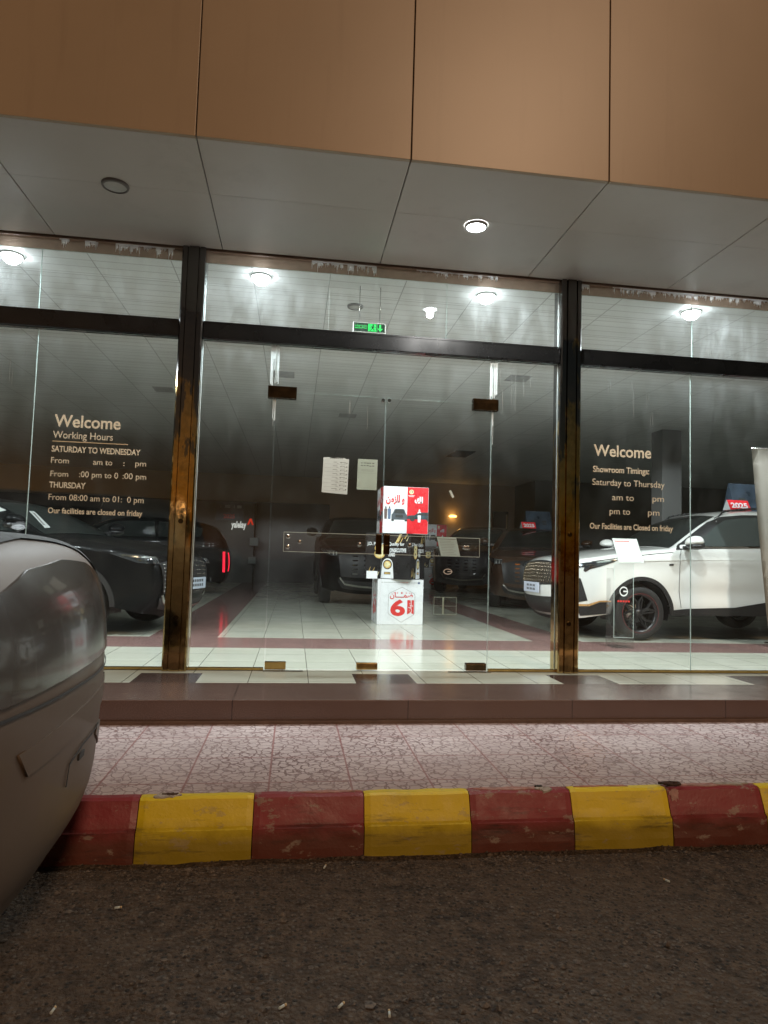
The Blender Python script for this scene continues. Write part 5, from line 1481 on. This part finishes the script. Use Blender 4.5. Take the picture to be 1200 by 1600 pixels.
# pale banner at the far right, leaning a little
t = thing("banner_stand", "tall pale beige banner stand cut off by the right edge of the picture", "banner", (6.35, 7.60, PLZ), R(-4))
M_ban = Mat("satin_banner", (.42, .38, .33), .32); nn = M_ban.noise(4, 4, stretch=(6, 1, .15)); M_ban.color(M_ban.mix(nn, (.36, .325, .28), (.50, .46, .40)))  # pale upright streaks in the colour stand in for reflections
bm = bmesh.new(); rows = []
for i in range(13):
    z = .05 + 2.45 * i / 12; rows.append([bm.verts.new((-.40 - .085 * (z - .05) + .85 * k / 10, .012 * math.sin(k * 1.9 + z), z)) for k in range(11)])
for A, C in zip(rows[:-1], rows[1:]):
    for k in range(10): bm.faces.new((A[k], A[k + 1], C[k + 1], C[k]))
bmesh.ops.solidify(bm, geom=bm.faces[:], thickness=.004)
obj("sheet", bm, M_ban.m, t, smooth=True)
box("base_cassette", -.43, .47, -.06, .06, 0, .055, M_steel, t, bevel=.01)
bm = bmesh.new(); cyl(bm, (-.62, 0, 2.505), (.26, 0, 2.505), .014, n=12); obj("top_rail", bm, M_steel, t)
bm = bmesh.new(); cyl(bm, (0.02, .05, .05), (-.16, .03, 2.50), .012, n=10); obj("pole", bm, M_steel, t)

# ------------------------------------------------------------------ back of the showroom
t = thing("lit_wall_sign", "small lit white wall sign with a red chevron, on the back left wall", "sign", (-1.72, 21.59, 2.18), 0)
bm = bmesh.new(); add_text(bm, "yalelay", -.30, .17, 0, -.03, .20, .03)
bmesh.ops.recalc_face_normals(bm, faces=bm.faces[:]); obj("letters", bm, emit("sign_white", (1, .98, .92), .6), t)
bm = bmesh.new(); poly_xz(bm, [(.20, .10), (.25, .10), (.30, .22), (.35, .10), (.40, .10), (.33, .30), (.27, .30)], -.03, .02); obj("chevron", bm, emit("sign_red", (1, .06, .03), .5), t)
for x, z, w, h, lab in ((-1.38, 1.62, .26, .24, "small grey sheet on the dark back wall, upper of two below the lit sign"), (-1.42, 1.05, .22, .2, "small grey sheet on the dark back wall, lower of two below the lit sign")):
    t = thing("wall_sheet", lab, "notice", (x + .10, 21.40, z), 0); box("sheet", -w / 2, w / 2, 0, .01, 0, h, plain("grey_sheet", (.20, .22, .21), .7), t)
    box("backing", -w / 2 - .02, w / 2 + .02, .0105, .18, -.02, h + .02, M_gwall, t)
t = thing("wall_sheet", "pale green small framed sheet in the dark behind the left push plate", "notice", (1.00, 22.44, 1.90), 0)
box("sheet", -.20, .20, -.012, 0, 0, .28, plain("mint_sheet", (.30, .42, .40), .6), t); box("print", .0, .17, -.0135, -.0125, .04, .24, M_ink2, t); box("frame", -.22, .22, .0005, .055, -.02, .30, M_black, t)
# small orange wall lamp glowing at the back right
t = thing("wall_lamp", "small glowing orange lamp low on the beige back wall", "lamp", (5.45, 22.46, 2.86), 0)
bm = bmesh.new(); lathe(bm, [(.0005, .05), (.10, .04), (.14, 0), (.12, -.03), (.0005, -.035)], (0, 0, 0), (0, 0, 1), 28); obj("shade", bm, emit("orange_lamp", (1., .50, .13), 7.0), t)
box("bracket", -.02, .02, .10, .138, -.03, .03, M_steel, t)
t = thing("wall_poster", "dark wall poster with a red 2025, left of the lit wall sign", "poster", (-2.08, 21.58, 2.40), 0)
box("backing", -.43, .43, -.01, .018, 0, .57, plain("poster_navy", (.035, .042, .055), .4, var=.3), t)
bm = bmesh.new(); add_text(bm, "2025", -.20, .16, .07, -.0115, .13, .03); bmesh.ops.recalc_face_normals(bm, faces=bm.faces[:]); obj("number", bm, M_redink, t)
bm = bmesh.new()
for a, b, c in ((-.30, .40, .02), (-.16, .40, .16), (.12, .40, .02), (.22, .40, .14)): bx(bm, a, a + c, -.0125, -.0115, b, b + .09)
obj("print", bm, M_signside, t)
t = thing("poster", "dark red framed poster on the back wall beside the pier", "poster", (7.2, 22.56, 1.9), 0)
box("frame", -.28, .28, -.02, .038, 0, 1.2, M_maroon, t); box("cream_strip", .20, .26, -.024, -.021, .1, 1.1, plain("cream_edge", (.6, .45, .25), .5), t)  # plain cream strip down the right side of the poster
